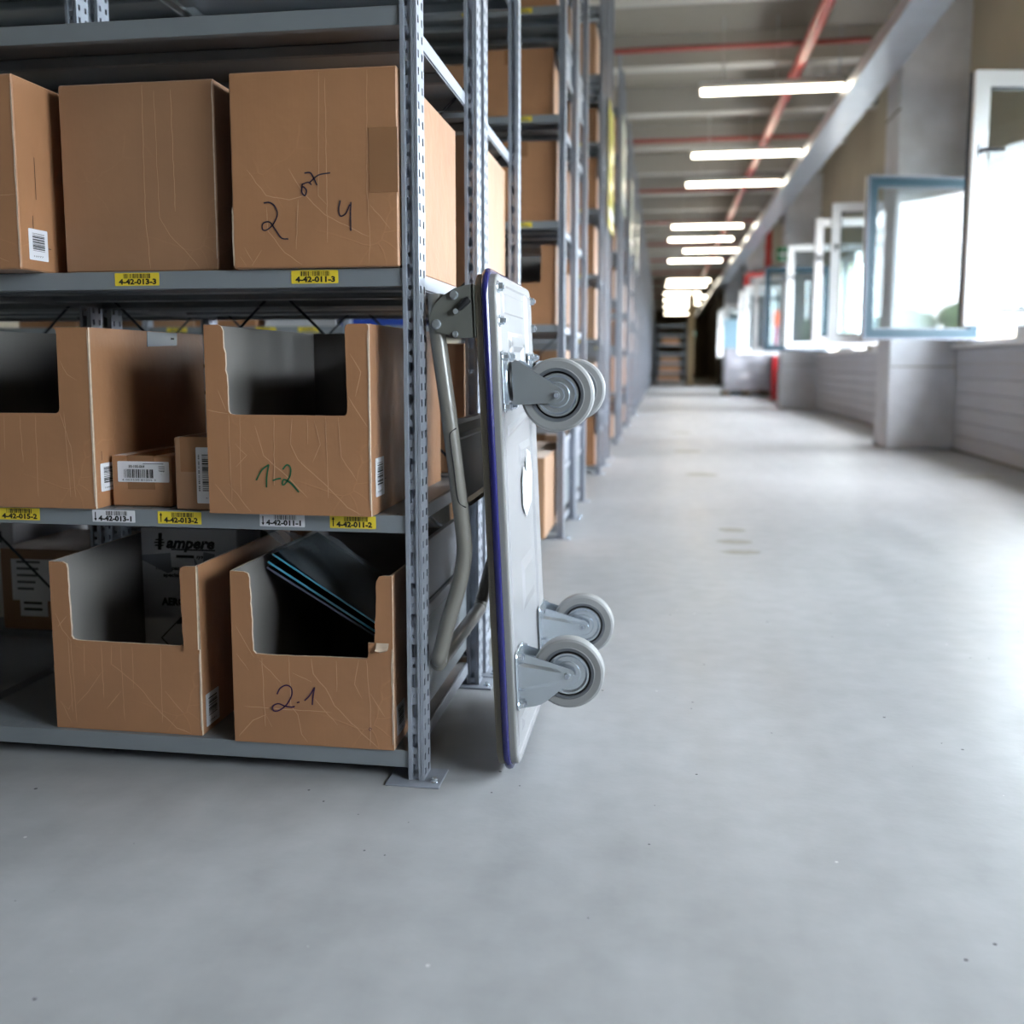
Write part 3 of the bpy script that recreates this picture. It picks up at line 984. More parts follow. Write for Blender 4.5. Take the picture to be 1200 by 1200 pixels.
mb = MB(); mb.prism([(.195, H - .030), (.312, H - .026), (.314, H - .001), (.196, H - .001)], (W + .0012, 0, 0), Y1, Z1, -X1, .0008, GREYTAPE)
mb.box(W + .0012, W + .0016, .288, .300, H - .014, H - .011, BLACK)
mb.build('tape', c)
box_label(c, (W + .0002, .018, .028), Y1, Z1, X1, .050, .050, 12)
mb = MB(); quad(mb, [(W + .0013, .022, .084), (W + .0013, .0232, .084), (W + .0013, .0232, .100), (W + .0013, .022, .100)], BLACK); mb.build('register_mark', c)

# bottom shelf, left of two
W, H = .284, .310
front = [(0, 0), (W, 0)] + [(W, .150)] + [(W, .158), (.254, .1625)] + [(.250, .1660), (.246, .164)]
front += [(.05, .166), (.041, .168), (.0375, .174)] + jag((.0375, .18), (.036, .29), 9, .0008) + [(.036, H - .012), (.034, H - .004), (.027, H), (0, H)]
c = open_bin('picking_carton', 'open carton with a white printed box inside, on the bottom shelf', (-1.091, 1.597, LEVELS[0]), W, .44, H, front)
mb = MB()
fl = [(.2555, .157), (W - .001, .160), (W, H), (.262, H), (.2555, H - .003), (.2535, H - .012)] + jag((.2535, H - .012), (.2555, .157), 12, .0008)
mb.prism(fl, (0, -.0040, 0), X1, Z1, Y1, .004, CARD, CARDEDGE, CARDIN)
mb.build('torn_flap', c)
edge_scuff(c, W - .0005, .01, .152)
creases(c, [[(.036, .168), (.040, .01)], [(.030, .17), (.033, .03)], [(.115, .160), (.113, .125), (.140, .105), (.165, .085), (.200, .045), (.235, .012), (.262, .003)],
            [(.095, .160), (.096, .06)], [(.062, .16), (.06, .1)], [(.133, .16), (.135, .02)], [(.155, .16), (.155, .08)], [(.21, .162), (.208, .02)],
            [(.095, .11), (.065, .07), (.04, .045)], [(.008, .215), (.020, .185), (.036, .165)], [(.012, .19), (.03, .21)], [(.008, .05), (.025, .035), (.035, .055)],
            [(.01, .05), (.03, .01)], [(.13, .075), (.1, .04)], [(.215, .08), (.25, .04)], [(.262, .25), (.278, .29)], [(.266, .2), (.276, .26)]])
box_label(c, (W + .0002, .016, .010), Y1, Z1, X1, .052, .060, 13)
mb = MB(); quad(mb, [(W + .0013, .038, .071), (W + .0013, .0392, .071), (W + .0013, .0392, .086), (W + .0013, .038, .086)], BLACK); mb.build('register_mark', c)

# bottom shelf, right: '2-1'
W, H = .291, .307
front = [(0, 0), (W, 0), (W, H), (.276, H), (.268, H - .002), (.2635, H - .010)]
front += jag((.2635, H - .010), (.2585, .192), 12, .0007) + [(.258, .189), (.2475, .189)] + jag((.2475, .189), (.247, .166), 3, .0006)
front += [(.2465, .1635), (.243, .161)] + jag((.243, .161), (.05, .160), 12, .0004) + [(.044, .161), (.039, .166)]
front += jag((.039, .170), (.036, .29), 12, .0009) + [(.0355, H - .012), (.033, H - .004), (.026, H - .001), (0, H)]
c = open_bin('picking_carton', 'open carton marked 2-1 in purple marker, holding blue-edged panes', (-.739, 1.583, LEVELS[0]), W, .50, H, front)
handwriting(c, [[(.081, .090), (.087, .101), (.098, .107), (.107, .103), (.108, .090), (.098, .072), (.084, .061), (.074, .060), (.073, .068), (.083, .073), (.096, .069), (.108, .068), (.113, .070)],
                [(.117, .0765), (.122, .078)], [(.131, .081), (.140, .090), (.150, .106)], [(.150, .106), (.147, .090), (.145, .074)]], INKPURPLE, .0025)
creases(c, [[(.055, .155), (.058, .03)], [(.104, .158), (.106, .07), (.118, .055), (.124, .02), (.135, .006)], [(.145, .157), (.148, .130), (.170, .105), (.185, .075), (.215, .045), (.262, .004)],
            [(.244, .158), (.250, .07), (.248, .006)], [(.008, .21), (.025, .180), (.040, .155)], [(.008, .16), (.03, .13)], [(.02, .065), (.075, .064), (.18, .062)],
            [(.008, .01), (.035, .04), (.06, .052)], [(.23, .158), (.222, .115), (.235, .09)], [(.19, .155), (.19, .10)], [(.05, .15), (.09, .11)], [(.11, .13), (.145, .115)],
            [(.150, .085), (.19, .04)], [(.25, .10), (.275, .06)], [(.06, .05), (.07, .03)]])
mb = MB(); mb.ribbon([(.249, .033), (.246, .036), (.248, .039), (.252, .036)], (0, -.001, 0), X1, Z1, .0012, INKPURPLE); mb.build('ink_mark', c)
mb = MB()
def curl(u, v):
    a = v * 2.2
    return (.262 + .022 * u, -.0015 - .010 * (1 - math.cos(a)), .190 - .014 * math.sin(a) * (1 - .5 * abs(u - .45)))
mb.grid(curl, 6, 6, CARDEDGE)
mb.build('torn_flap', c)
edge_scuff(c, W - .0015, .01, .18)
box_label(c, (W + .0002, .018, .018), Y1, Z1, X1, .050, .054, 14)

# closed cartons of the first rack
def carton(name, label, loc, w, d, h, board=CARD, rotz=0.0, group=None, tape=False, cat='carton'):
    t = thing(name, label, cat, (loc[0], loc[1], loc[2] + .001), rotz, group)
    mb = MB()
    mb.box(0, w, 0, d, 0, h, board, .0025)
    mb.build('body', t)
    if tape:
        mb = MB()
        mb.box(w * .5 - .026, w * .5 + .026, -.0005, d + .0005, h - .0002, h + .0006, TAPE)
        mb.box(w * .5 - .026, w * .5 + .026, -.0008, .0002, h - .06, h + .0006, TAPE)
        mb.build('tape', t)
    return t
TOPG = 'closed cartons on the top labelled shelf'
c = carton('cardboard_box', 'brown carton at the picture edge turned so its white barcode sticker shows, above the shelf', (-1.283, 1.527, LEVELS[2]), .222, .44, .315, CARD, -.02, TOPG)
box_label(c, (.2222, .022, .018), Y1, Z1, X1, .050, .052, 21)
mb = MB()
for (a, b, z0, z1) in ((.035, .0362, .070, .092), (.0005 + .046, .0017 + .046, .12, .19)):
    quad(mb, [(.2226, a, z0), (.2226, b, z0), (.2226, b, z1), (.2226, a, z1)], BLACK)
quad(mb, [(.2226, .073, .040), (.2226, .081, .040), (.2226, .081, .0412), (.2226, .073, .0412)], BLACK)
mb.build('register_mark', c)
edge_scuff(c, .2205, .005, .30)
creases(c, [[(.14, .04), (.20, .012)], [(.18, .12), (.22, .122)]], .001)
c = carton('cardboard_box', 'plain brown carton in the middle of the top shelf, above label 4-42-013-3', (-1.031, 1.602, LEVELS[2]), .282, .44, .315, CARD3, 0, TOPG)
creases(c, [[(.155, .31), (.152, .09), (.158, .005)], [(.176, .30), (.178, .09), (.196, .06), (.222, .035), (.248, .004)], [(.206, .3), (.207, .1)]], .0009)
edge_scuff(c, .280, .02, .31)
box_label(c, (.2822, .10, .03), Y1, Z1, X1, .05, .05, 22)
c = carton('cardboard_box', 'brown carton with a big handwritten 2 and 4, next to the upright', (-.711, 1.577, LEVELS[2]), .284, .45, .315, CARD, 0, TOPG)
bx = .711
handwriting(c, [[(bx - .655, .106), (bx - .645, .1065), (bx - .636, .100), (bx - .632, .087), (bx - .640, .071), (bx - .652, .062), (bx - .6585, .064), (bx - .657, .073), (bx - .646, .075), (bx - .637, .064), (bx - .626, .049), (bx - .614, .047)]], INKNAVY, .0023)
handwriting(c, [[(bx - .524, .107), (bx - .527, .092), (bx - .524, .082), (bx - .515, .086), (bx - .508, .100)], [(bx - .506, .104), (bx - .507, .085), (bx - .507, .058)]], INKNAVY, .0023)
handwriting(c, [[(bx - .588, .135), (bx - .589, .122), (bx - .584, .116), (bx - .581, .124), (bx - .586, .130), (bx - .589, .129)], [(bx - .588, .134), (bx - .578, .137), (bx - .572, .133)],
                [(bx - .584, .152), (bx - .574, .152), (bx - .568, .143), (bx - .563, .132)], [(bx - .575, .137), (bx - .560, .148), (bx - .540, .151)]], INKNAVY, .0023)
creases(c, [[(.028, .16), (.06, .118), (.10, .110), (.135, .118)], [(.155, .31), (.150, .115), (.165, .10)], [(.10, .16), (.125, .12), (.16, .085), (.21, .06), (.235, .048)],
            [(.235, .31), (.232, .12), (.236, .05), (.234, .005)], [(.06, .10), (.062, .06), (.09, .025), (.12, .005)], [(.012, .02), (.022, .005)], [(.02, .035), (.035, .01)], [(.05, .03), (.032, .004)],
            [(.165, .30), (.164, .04)], [(.236, .10), (.27, .06)], [(.115, .11), (.11, .03)]], .0011)
mb = MB(); mb.box(.236, .2845, -.0008, .001, .118, .22, TAPE, .0003); mb.build('tape', c)
edge_scuff(c, .001, .004, .1)

def small(label, loc, w, d, h, board=CARD, tape=True):
    return carton('cardboard_box', label, loc, w, d, h, board, 0, 'small parcels on the middle shelf', tape)
c = small('low small carton with a parcel label reading 50-105-064, on the middle shelf', (-.972, 1.617, LEVELS[1]), .113, .20, .091)
mb = MB()
# its printed sticker (a little wider than tall)
lb = box_label(c, (.012, -.0002, .044), X1, Z1, -Y1, .098, .037, 31, 'parcel')
c = small('taller small carton with a barcode sticker turned upright, on the middle shelf', (-.838, 1.592, LEVELS[1]), .0745, .24, .127, CARD3)
box_label(c, (.040, -.0002, .012), X1, Z1, -Y1, .033, .098, 32, 'bars_long')

# white printed box standing inside the left bottom carton
t = thing('printed_box', 'white printed box with black lettering standing inside the open bottom-shelf carton', 'box', (-1.083, 1.90, LEVELS[0] + .0085), 0)
mb = MB(); mb.box(0, .215, 0, .12, 0, .315, WHITEBOX, .002); mb.build('body', t)
mb = MB()
e = -.0008
def at(x, z): return (x, e, z)
mb.text('ampere', at(.057, .273), X1, Z1, BLACK, w=.108, h=.0225, bold=.045, shear=.28)
mb.box(.068, .166, e, e + .0002, .268, .271, BLACK)
for (x0, x1, z0, z1) in ((.032, .050, .288, .291), (.029, .052, .282, .285), (.038, .046, .268, .304), (.030, .050, .276, .279)):
    quad(mb, [at(x0, z0), at(x1, z0), at(x1 + .003, z1), at(x0 + .003, z1)], BLACK)
quad(mb, [at(.078, .252), at(.118, .252), at(.119, .258), at(.079, .258)], BLACK)
mb.text('system', at(.123, .252), X1, Z1, BLACK, w=.036, h=.0075, bold=.03, shear=.2)
mb.text('The European marking equipment', at(.030, .226), X1, Z1, BLACK, w=.136, h=.0080, bold=.04)
mb.text('specialist since 1975', at(.048, .211), X1, Z1, BLACK, w=.112, h=.0080, bold=.04)
mb.text('AEROSOL', at(.042, .150), X1, Z1, BLACK, w=.090, h=.0150, bold=.05)
mb.build('printing', t); mb = MB()
# the framed diamond with its filled top corner
D0 = (.095, .078); r0 = .058
for i in range(4):
    a = [(0, r0), (r0, 0), (0, -r0), (-r0, 0)][i]; b = [(r0, 0), (0, -r0), (-r0, 0), (0, r0)][i]
    k = .94
    quad(mb, [at(D0[0] + a[0], D0[1] + a[1]), at(D0[0] + a[0] * k, D0[1] + a[1] * k), at(D0[0] + b[0] * k, D0[1] + b[1] * k), at(D0[0] + b[0], D0[1] + b[1])], BLACK)
quad(mb, [at(D0[0], D0[1] + r0), at(D0[0] - r0 * .45, D0[1] + r0 * .55), at(D0[0] + r0 * .45, D0[1] + r0 * .55)], BLACK)
mb.build('hazard_diamond', t)
mb = MB()
mb.prism([(.0, .256), (.066, .262), (.068, .222), (.058, .218), (.03, .232), (.002, .245)], (0, -.0012, 0), X1, Z1, Y1, .0004, GREYTAPE)
mb.build('tape', t); mb = MB()
mb.prism([(.118, .255), (.121, .226), (.133, .216), (.162, .224), (.165, .262), (.140, .266), (.138, .238), (.128, .236)], (0, -.0012, 0), X1, Z1, Y1, .0004, GREYTAPE)
mb.build('tape', t)

# panes in film bags lying askew in the '2-1' carton
PANE = mat('teal_pane', rgb(9, 22, 28), rough=0.12, spec=0.7)
PEDGE = mat('cyan_pane_edge', rgb(96, 186, 222), rough=0.15, spec=0.8)
SIL = mat('silver_blue_card', rgb(150, 160, 190), rough=0.25, metal=0.4)
for i, (dx, dz, th, edge, lab) in enumerate((
        (0, 0, .004, SIL, 'undermost silver-blue pane lying askew in the 2-1 carton'),
        (.006, .0130, .0040, PEDGE, 'bright cyan edged pane in the middle of the tilted stack in the 2-1 carton'),
        (.020, .0300, .0032, PEDGE, 'teal edged pane on top of the tilted stack in the 2-1 carton'))):
    t = thing('pane', lab, 'pane', (-.7295 + dx, 1.72 - .01 * i, .338 + dz), 0, 'panes in the 2-1 carton')
    t.rotation_euler = (0, math.radians(30.5 + i * .8), 0)
    mb = MB(); L = .270 - dx
    mb.box(0, L, .002, .24, 0, th, PANE, .0006)
    mb.build('sheet', t)
    mb = MB(); mb.box(0, L, 0, .002, 0, th, edge, .0004); mb.build('edge', t)
    mb = MB()
    rr = random.Random(40 + i)
    amp = [rr.uniform(.004, .012) for _ in range(6)]
    def film(u, v):
        return (-.002 + (L + .005) * u, -.008 + .25 * v, th + .002 + .007 * (1 - u) * (math.sin(u * 17 + v * 9 + i) * .5 + .5) + amp[int(u * 5)] * (1 - u) * .9 * (math.sin(v * 23 + u * 11) * .5 + .5))
    if i == 2:
        mb.grid(film, 16, 12, FILM)
        mb.build('film_bag', t)
mb = MB()
def crumple(u, v):
    x = -.726 + .080 * u + .006 * math.sin(v * 7)
    z = .401 + .026 * v - .036 * u + .010 * math.sin(u * 9 + v * 5)
    return (x, 1.705 + .03 * math.sin(u * 6 + v * 11) * .5 + .05 * u, z)
mb.grid(crumple, 12, 10, FILM)
tag(mb.build('film_bag'), 'crumpled clear film bag sticking up at the end of the tilted panes', 'bag')

# cartons on the rack behind and on the rows down the corridor
BLUEBOX = mat('blue_bin_plastic', rgb(38, 66, 150), rough=0.4)
BACKG = 'cartons on the rack behind the front one'
yb = Y0 + BOFF + .015
c = carton('cardboard_box', 'kraft carton seen end-on between the two near uprights, behind the front rack', (-.80, yb + .06, LEVELS[2]), .37, .43, .36, CARD2, 0, BACKG)
c = carton('cardboard_box', 'kraft carton on the low shelf of the rack behind the leaning trolley', (-.83, yb + .03, LEVELS[1]), .38, .45, .30, CARD2, 0, BACKG)
c = carton('printed_box', 'white carton at the left picture edge, bottom shelf of the rack behind', (-2.02, yb + .10, LEVELS[0]), .35, .35, .30, WHITEBOX, 0, BACKG, False, 'box')
mb = MB(); quad(mb, [(.10, -.0008, .05), (.18, -.0008, .05), (.18, -.0008, .12), (.10, -.0008, .12)], YELLOWLAB); mb.build('sticker', c)
mb = MB(); quad(mb, [(.20, -.0008, .20), (.32, -.0008, .20), (.32, -.0008, .23), (.20, -.0008, .23)], GREYPRINT); mb.build('printing', c)
c = carton('cardboard_box', 'dark brown carton with two white paper labels on the bottom shelf at the far left', (-1.635, yb + .0, LEVELS[0]), .285, .30, .205, CARD3, 0, BACKG)
mb = MB()
mb.box(.03, .165, -.0010, 0, .075, .180, WHITELAB); mb.box(.05, .125, -.0014, -.0010, .035, .085, WHITELAB)
for q in range(5):
    quad(mb, [(.045, -.0016, .17 - q * .017), (.11 - q * .005, -.0016, .17 - q * .017), (.11 - q * .005, -.0016, .176 - q * .017), (.045, -.0016, .176 - q * .017)], GREYPRINT)
for q in range(2):
    quad(mb, [(.06, -.0018, .05 + q * .016), (.11, -.0018, .05 + q * .016), (.11, -.0018, .056 + q * .016), (.06, -.0018, .056 + q * .016)], BLACK)
mb.build('label', c)
GREYBOX = mat('grey_printed_carton', rgb(150, 152, 158), rough=0.5, noise=0.05)
for i, (x, w, h, lab) in enumerate(((-1.59, .205, .27, 'grey printed carton peeking over the dark labelled carton, bottom shelf behind'),
                                    (-1.375, .20, .265, 'plain grey carton beside the grey printed one, bottom shelf behind'))):
    c = carton('cardboard_box', lab, (x, yb + .31, LEVELS[0]), w, .17, h, GREYBOX, 0, BACKG)
    if i == 0:
        mb = MB()
        quad(mb, [(.03, -.0008, .215), (.07, -.0008, .215), (.07, -.0008, .232), (.03, -.0008, .232)], GREYPRINT)
        mb.build('printing', c); mb = MB()
        quad(mb, [(.09, -.0008, .20), (.15, -.0008, .20), (.15, -.0008, .208), (.09, -.0008, .208)], GREYPRINT)
        mb.build('printing', c)
c = carton('cardboard_box', 'brown carton standing behind the bin with the white printed box, bottom shelf', (-1.16, yb + .12, LEVELS[0]), .30, .40, .31, CARD3, 0, BACKG)

# rows down the corridor -------------------------------------------------------
def bin_front(W, H):
    return [(0, 0), (W, 0), (W, H)] + rounded([(W - .058, H, .010), (W - .060, .167, .010), (.036, .167, .010), (.036, H, .01)], 4) + [(0, H)]
LEVN = ['bottom', 'second', 'third', 'fourth', 'fifth', 'sixth', 'seventh', 'top']
def far_label(kind, k, row, lv, pos):
    return '%s on the %s shelf of double row %s, %s' % (kind, LEVN[lv], ['', 'two', 'three', 'four', 'five', 'six', 'seven', 'eight', 'nine'][k],
            {'a0': 'front half, at the corridor', 'a1': 'front half, second from the corridor', 'b0': 'rear half, at the corridor'}[row + str(pos)])
proto_bin = open_bin('picking_carton', far_label('open-fronted carton', 1, 'a', 2, 0), (RX - .325, Y0 + PER + .012, LEVELS[2]), .287, .43, .316, bin_front(.287, .316), 0, 'cartons down the corridor')
box_protos = {}
def far_box(label, loc, w, h, d, board):
    key = (w, h, d, board.name)
    if key not in box_protos:
        c = carton('cardboard_box', label, loc, w, d, h, board, 0, 'cartons down the corridor', True)
        box_protos[key] = c
        return c
    return copy_tree(box_protos[key], loc, label)
SIZES = [(.285, .315, .44), (.34, .26, .48), (.26, .33, .46), (.30, .21, .42)]
rr = random.Random(21)
for k in range(1, 8):
    for row in 'ab':
        y = Y0 + PER * k + (0 if row == 'a' else BOFF) + .014
        for lv in range(0, 7):
            z = LEVELS[lv]
            if k == 1 and row == 'a' and lv == 2:
                continue
            if k == 1 and row == 'a' and lv == 0:
                continue
            if lv < 6 and rr.random() < .10 and not (k == 1 and row == 'a'):
                continue
            w, h, d = rr.choice(SIZES)
            board = rr.choice((CARD, CARD2, CARD3))
            if k == 1 and row == 'a' and lv == 3: w, h, d, board = .285, .315, .44, CARD
            if k == 1 and row == 'a' and lv == 0: w, h, d, board = .34, .26, .48, CARD2
            x = RX - .037 - w - rr.uniform(0, .02)
            if row == 'a' and rr.random() < .3 and not (k == 1 and lv in (0, 3)):
                copy_tree(proto_bin, (RX - .327, y, z), far_label('open-fronted carton', k, row, lv, 0))
                x = RX - .327
            else:
                far_box(far_label('closed carton', k, row, lv, 0), (x, y + .01, z), w, h, d, board)
            if row == 'a' and k < 6:
                w2, h2, d2 = rr.choice(SIZES)
                far_box(far_label('closed carton', k, row, lv, 1), (x - w2 - .02, y + .01, z), w2, h2, d2, rr.choice((CARD, CARD2, CARD3)))
carton('cardboard_box', 'long pale carton jutting out of the bottom shelf of row two beside the corridor', (-.80, 3.66, LEVELS[0]), .365, .78, .31, CARD2, 0, 'cartons down the corridor')
# the strip seen under the top labelled shelf: cartons and bins standing in row two
names = {CARD: 'brown carton', CARD2: 'pale brown carton', CARD3: 'dull brown carton', WHITEBOX: 'white box', BLUEBOX: 'blue plastic bin'}
for i, (x0, x1, h, board, lab) in enumerate((
        (-1.36, -1.02, .115, BLUEBOX, 'flat blue plastic bin on row two, seen over the open 1-2 carton'),
        (-1.70, -1.38, .10, WHITEBOX, 'low white box on row two beside the flat blue bin'),
        (-2.02, -1.74, .30, CARD, 'brown carton on row two behind the first gap, left of the white box'),
        (-2.22, -2.03, .27, CARD2, 'pale narrow carton on row two seen through the gap'),
        (-2.55, -2.24, .30, CARD3, 'dull brown carton on row two, near the thin crossed rods'),
        (-2.86, -2.58, .30, CARD, 'brown carton on row two at the far left of the gap'))):
    carton('cardboard_box' if board not in (BLUEBOX, WHITEBOX) else 'storage_box', lab, (x0, Y0 + PER + .082, LEVELS[2]), x1 - x0, .42, h, board, 0, 'boxes of row two seen through the gap')

# aisle sign boards on the ends of the rows
SIGNY = mat('yellow_sign', rgb(196, 188, 100), rough=0.25)
SIGNW = mat('pale_sign', rgb(206, 210, 200), rough=0.22)
for k, y0s, y1s, z0, z1, m, lab in ((2, 6.9, 7.5, 1.66, 2.5, SIGNY, 'yellow aisle board on the end of the third double row'),
                              (3, 8.95, 9.75, 2.1, 2.9, SIGNW, 'pale aisle board on the end of the fourth double row'),
                              (4, 11.4, 12.1, 2.0, 2.8, SIGNW, 'pale aisle board on the end of the fifth double row'),
                              (5, 13.8, 14.5, 2.0, 2.8, SIGNW, 'pale aisle board on the end of the sixth double row')):
    mb = MB(); mb.box(0, .012, 0, y1s - y0s, 0, z1 - z0, m, .002)
    mb.box(.012, .0135, .04, y1s - y0s - .04, .08, .14, WHITELAB)
    tag(mb.build('aisle_sign', None, (RX + .001, y0s, z0)), lab, 'sign', 'aisle boards on the row ends')

# ================================================================== PLATFORM TROLLEY
DECK = mat('beige_deck_plastic', rgb(124, 117, 105), rough=0.5, bump=0.15, bscale=200)
RIM = mat('grey_rim_plastic', rgb(132, 132, 130), rough=0.45)
UNDER = mat('pale_underside_plastic', rgb(146, 146, 149), rough=0.24, bump=0.04, bscale=12)
BLUE = mat('blue_bumper', rgb(26, 26, 90), rough=0.25, coat=0.3)
TUBEM = mat('grey_painted_tube', rgb(122, 119, 113), rough=0.30, coat=0.2)
PLATEM = mat('grey_painted_plate', rgb(98, 99, 94), rough=0.38)
RUBBER = mat('grey_rubber', rgb(142, 143, 144), rough=0.5)
RUBBERD = mat('dark_grey_rubber', rgb(98, 102, 108), rough=0.45)
SEAL = mat('black_seal', rgb(18, 18, 20), rough=0.5)
BPLATE = mat('black_glossy_board', rgb(14, 15, 17), rough=0.30, spec=0.35)
FOIL = mat('white_foil_sticker', rgb(240, 242, 246), rough=0.2, bump=0.9, bscale=45)
TILT = math.radians(-2.6)
TO = Vector((-.236, 1.600, .012))
TR = thing('platform_trolley', 'grey platform trolley with blue bumper and four castors, standing on end against the rack', 'trolley', TO)
TR.rotation_euler = (0, TILT, 0)
RINV = Matrix.Rotation(-TILT, 4, 'Y')
def loc_(x, y, z): return RINV @ (Vector((x, y, z)) - TO)
PL, PW = .868, .455                       # length (local z), width (local y); underside at local x = 0
def rr_loop(ins, r, n=7):
    y0, y1, z0, z1 = ins, PW - ins, ins, PL - ins
    r = max(r - ins, .004)
    out = []
    for cy, cz, a0 in ((y1 - r, z1 - r, 0), (y0 + r, z1 - r, 90), (y0 + r, z0 + r, 180), (y1 - r, z0 + r, 270)):
        for k in range(n + 1):
            a = math.radians(a0 + 90 * k / n)
            out.append((cy + r * math.cos(a), cz + r * math.sin(a)))
    return out
def loft(mb, prof, m, r=.05, cap0=False, cap1=False, smooth=True):
    """prof: (x, inset)"""
    loops = [[(x, p[0], p[1]) for p in rr_loop(i, r)] for x, i in prof]
    N = len(loops[0])
    vs = [q for l in loops for q in l]
    fs = [(a * N + k, a * N + (k + 1) % N, (a + 1) * N + (k + 1) % N, (a + 1) * N + k) for a in range(len(loops) - 1) for k in range(N)]
    mb.add(vs, fs, m, smooth)
    if cap0: mb.add(loops[0], [tuple(range(N - 1, -1, -1))], m)
    if cap1: mb.add(loops[-1], [tuple(range(N))], m)
mb = MB(); loft(mb, [(-.0360, .013), (-.0345, .0085), (-.0330, .008), (-.0220, .008)], DECK, cap0=True, smooth=False); mb.build('deck', TR)
mb = MB()
loft(mb, [(-.0232, .010), (-.0240, .004), (-.0220, .0005), (-.0175, -.0012), (-.0130, .0002), (-.0112, .004), (-.0122, .010)], BLUE); mb.build('bumper', TR)
mb = MB(); loft(mb, [(-.0125, .0085), (-.0030, .0090), (-.0012, .0098), (0, .0118), (-.0004, .022), (-.0016, .0240)], RIM, smooth=False)
mb.mats[0] = RIM
mb.build('rim', TR)
mb = MB()
loft(mb, [(0.0004, .0112), (0.0010, .016), (.0006, .024), (-.0016, .027)], UNDER, cap1=True, smooth=False)
def pad(y0, y1, z0, z1, h, ch, m=UNDER, skew=0.0):
    """raised or sunk panel of the moulding with sloped flanks"""
    s = skew
    a = [(-.0016, y0, z0), (-.0016, y1, z0 + s), (-.0016, y1, z1 + s), (-.0016, y0, z1)]
    b = [(-.0016 + h, y0 + ch, z0 + ch), (-.0016 + h, y1 - ch, z0 + ch + s), (-.0016 + h, y1 - ch, z1 - ch + s), (-.0016 + h, y0 + ch, z1 - ch)]
    mb.add(a + b, [(0, 1, 5, 4), (1, 2, 6, 5), (2, 3, 7, 6), (3, 0, 4, 7), (4, 5, 6, 7)], m)
pad(.355, .425, .04, .845, .0045, .008)          # rib along the far side
pad(.030, .062, .04, .845, .0030, .006)          # rib along the near side
pad(.090, .330, .795, .830, .0016, .002)         # raised name field (left blank)
pad(.130, .170, .640, .755, .0050, .009)
pad(.275, .315, .640, .755, .0050, .009)
pad(.130, .315, .730, .765, .0050, .009)
pad(.080, .330, .580, .600, .0025, .007, UNDER, .02)
pad(.170, .330, .250, .345, .0030, .020)
pad(.090, .330, .050, .075, .0040, .008)
pad(.200, .340, .520, .560, .0035, .012)
mb.build('underside', TR)
mb = MB()
fo = [(.20, .445), (.235, .418), (.31, .44), (.335, .49), (.315, .535), (.27, .545), (.255, .50), (.225, .515), (.205, .49)]
mb.prism(fo, (.0028, 0, 0), Y1, Z1, -X1, .0016, FOIL)
mb.prism([(.225, .47), (.30, .455), (.315, .475), (.27, .50)], (.0042, 0, 0), Y1, Z1, -X1, .0014, FOIL)
mb.build('sticker', TR)

def bolt_mesh(r=.0075, h=.007):
    mb = MB()
    mb.disc((0, 0, 0), X1, r * 1.45, .0015, ZINC2, 14)
    mb.disc((.0015, 0, 0), X1, r, h, ZINC2, 6)
    mb.disc((.0015 + h, 0, 0), X1, r * .55, .003, ZINC, 10)
    return mb.mesh('bolt')
M_BOLT = bolt_mesh()

# castors: local x out of the underside, y along the axle, z along the platform
AX = .0885
def wheel_mesh():
    mb = MB()
    prof = [(.0, .0130), (.0100, .0130), (.0115, .0150), (.0205, .0150), (.0220, .0125), (.0300, .0125), (.0335, .0150), (.0365, .0150), (.0380, .0115),
            (.0400, .0115), (.0405, .0150), (.0455, .0158), (.0470, .0150), (.0575, .0160), (.0612, .0135), (.0625, .0085), (.0628, 0)]
    mm = [ZINC2, ZINC2, ZINC2, ZINC2, ZINC2, ZINC2, ZINC2, SEAL, SEAL, RUBBERD, RUBBERD, RUBBER, RUBBER, RUBBER, RUBBER, RUBBER]
    for s in (1, -1):
        if s < 0:
            mb.T = Matrix.Scale(-1, 4, Y1)
        mb.lathe(prof, (0, 0, 0), (0, 1, 0), RUBBER, 40, mm)
    mb.T = Matrix.Identity(4)
    mb.disc((0, .013, 0), Y1, .009, .012, ZINC, 12); mb.disc((0, -.013, 0), -Y1, .009, .012, ZINC, 12)
    return mb.mesh('wheel')
M_WHEEL = wheel_mesh()
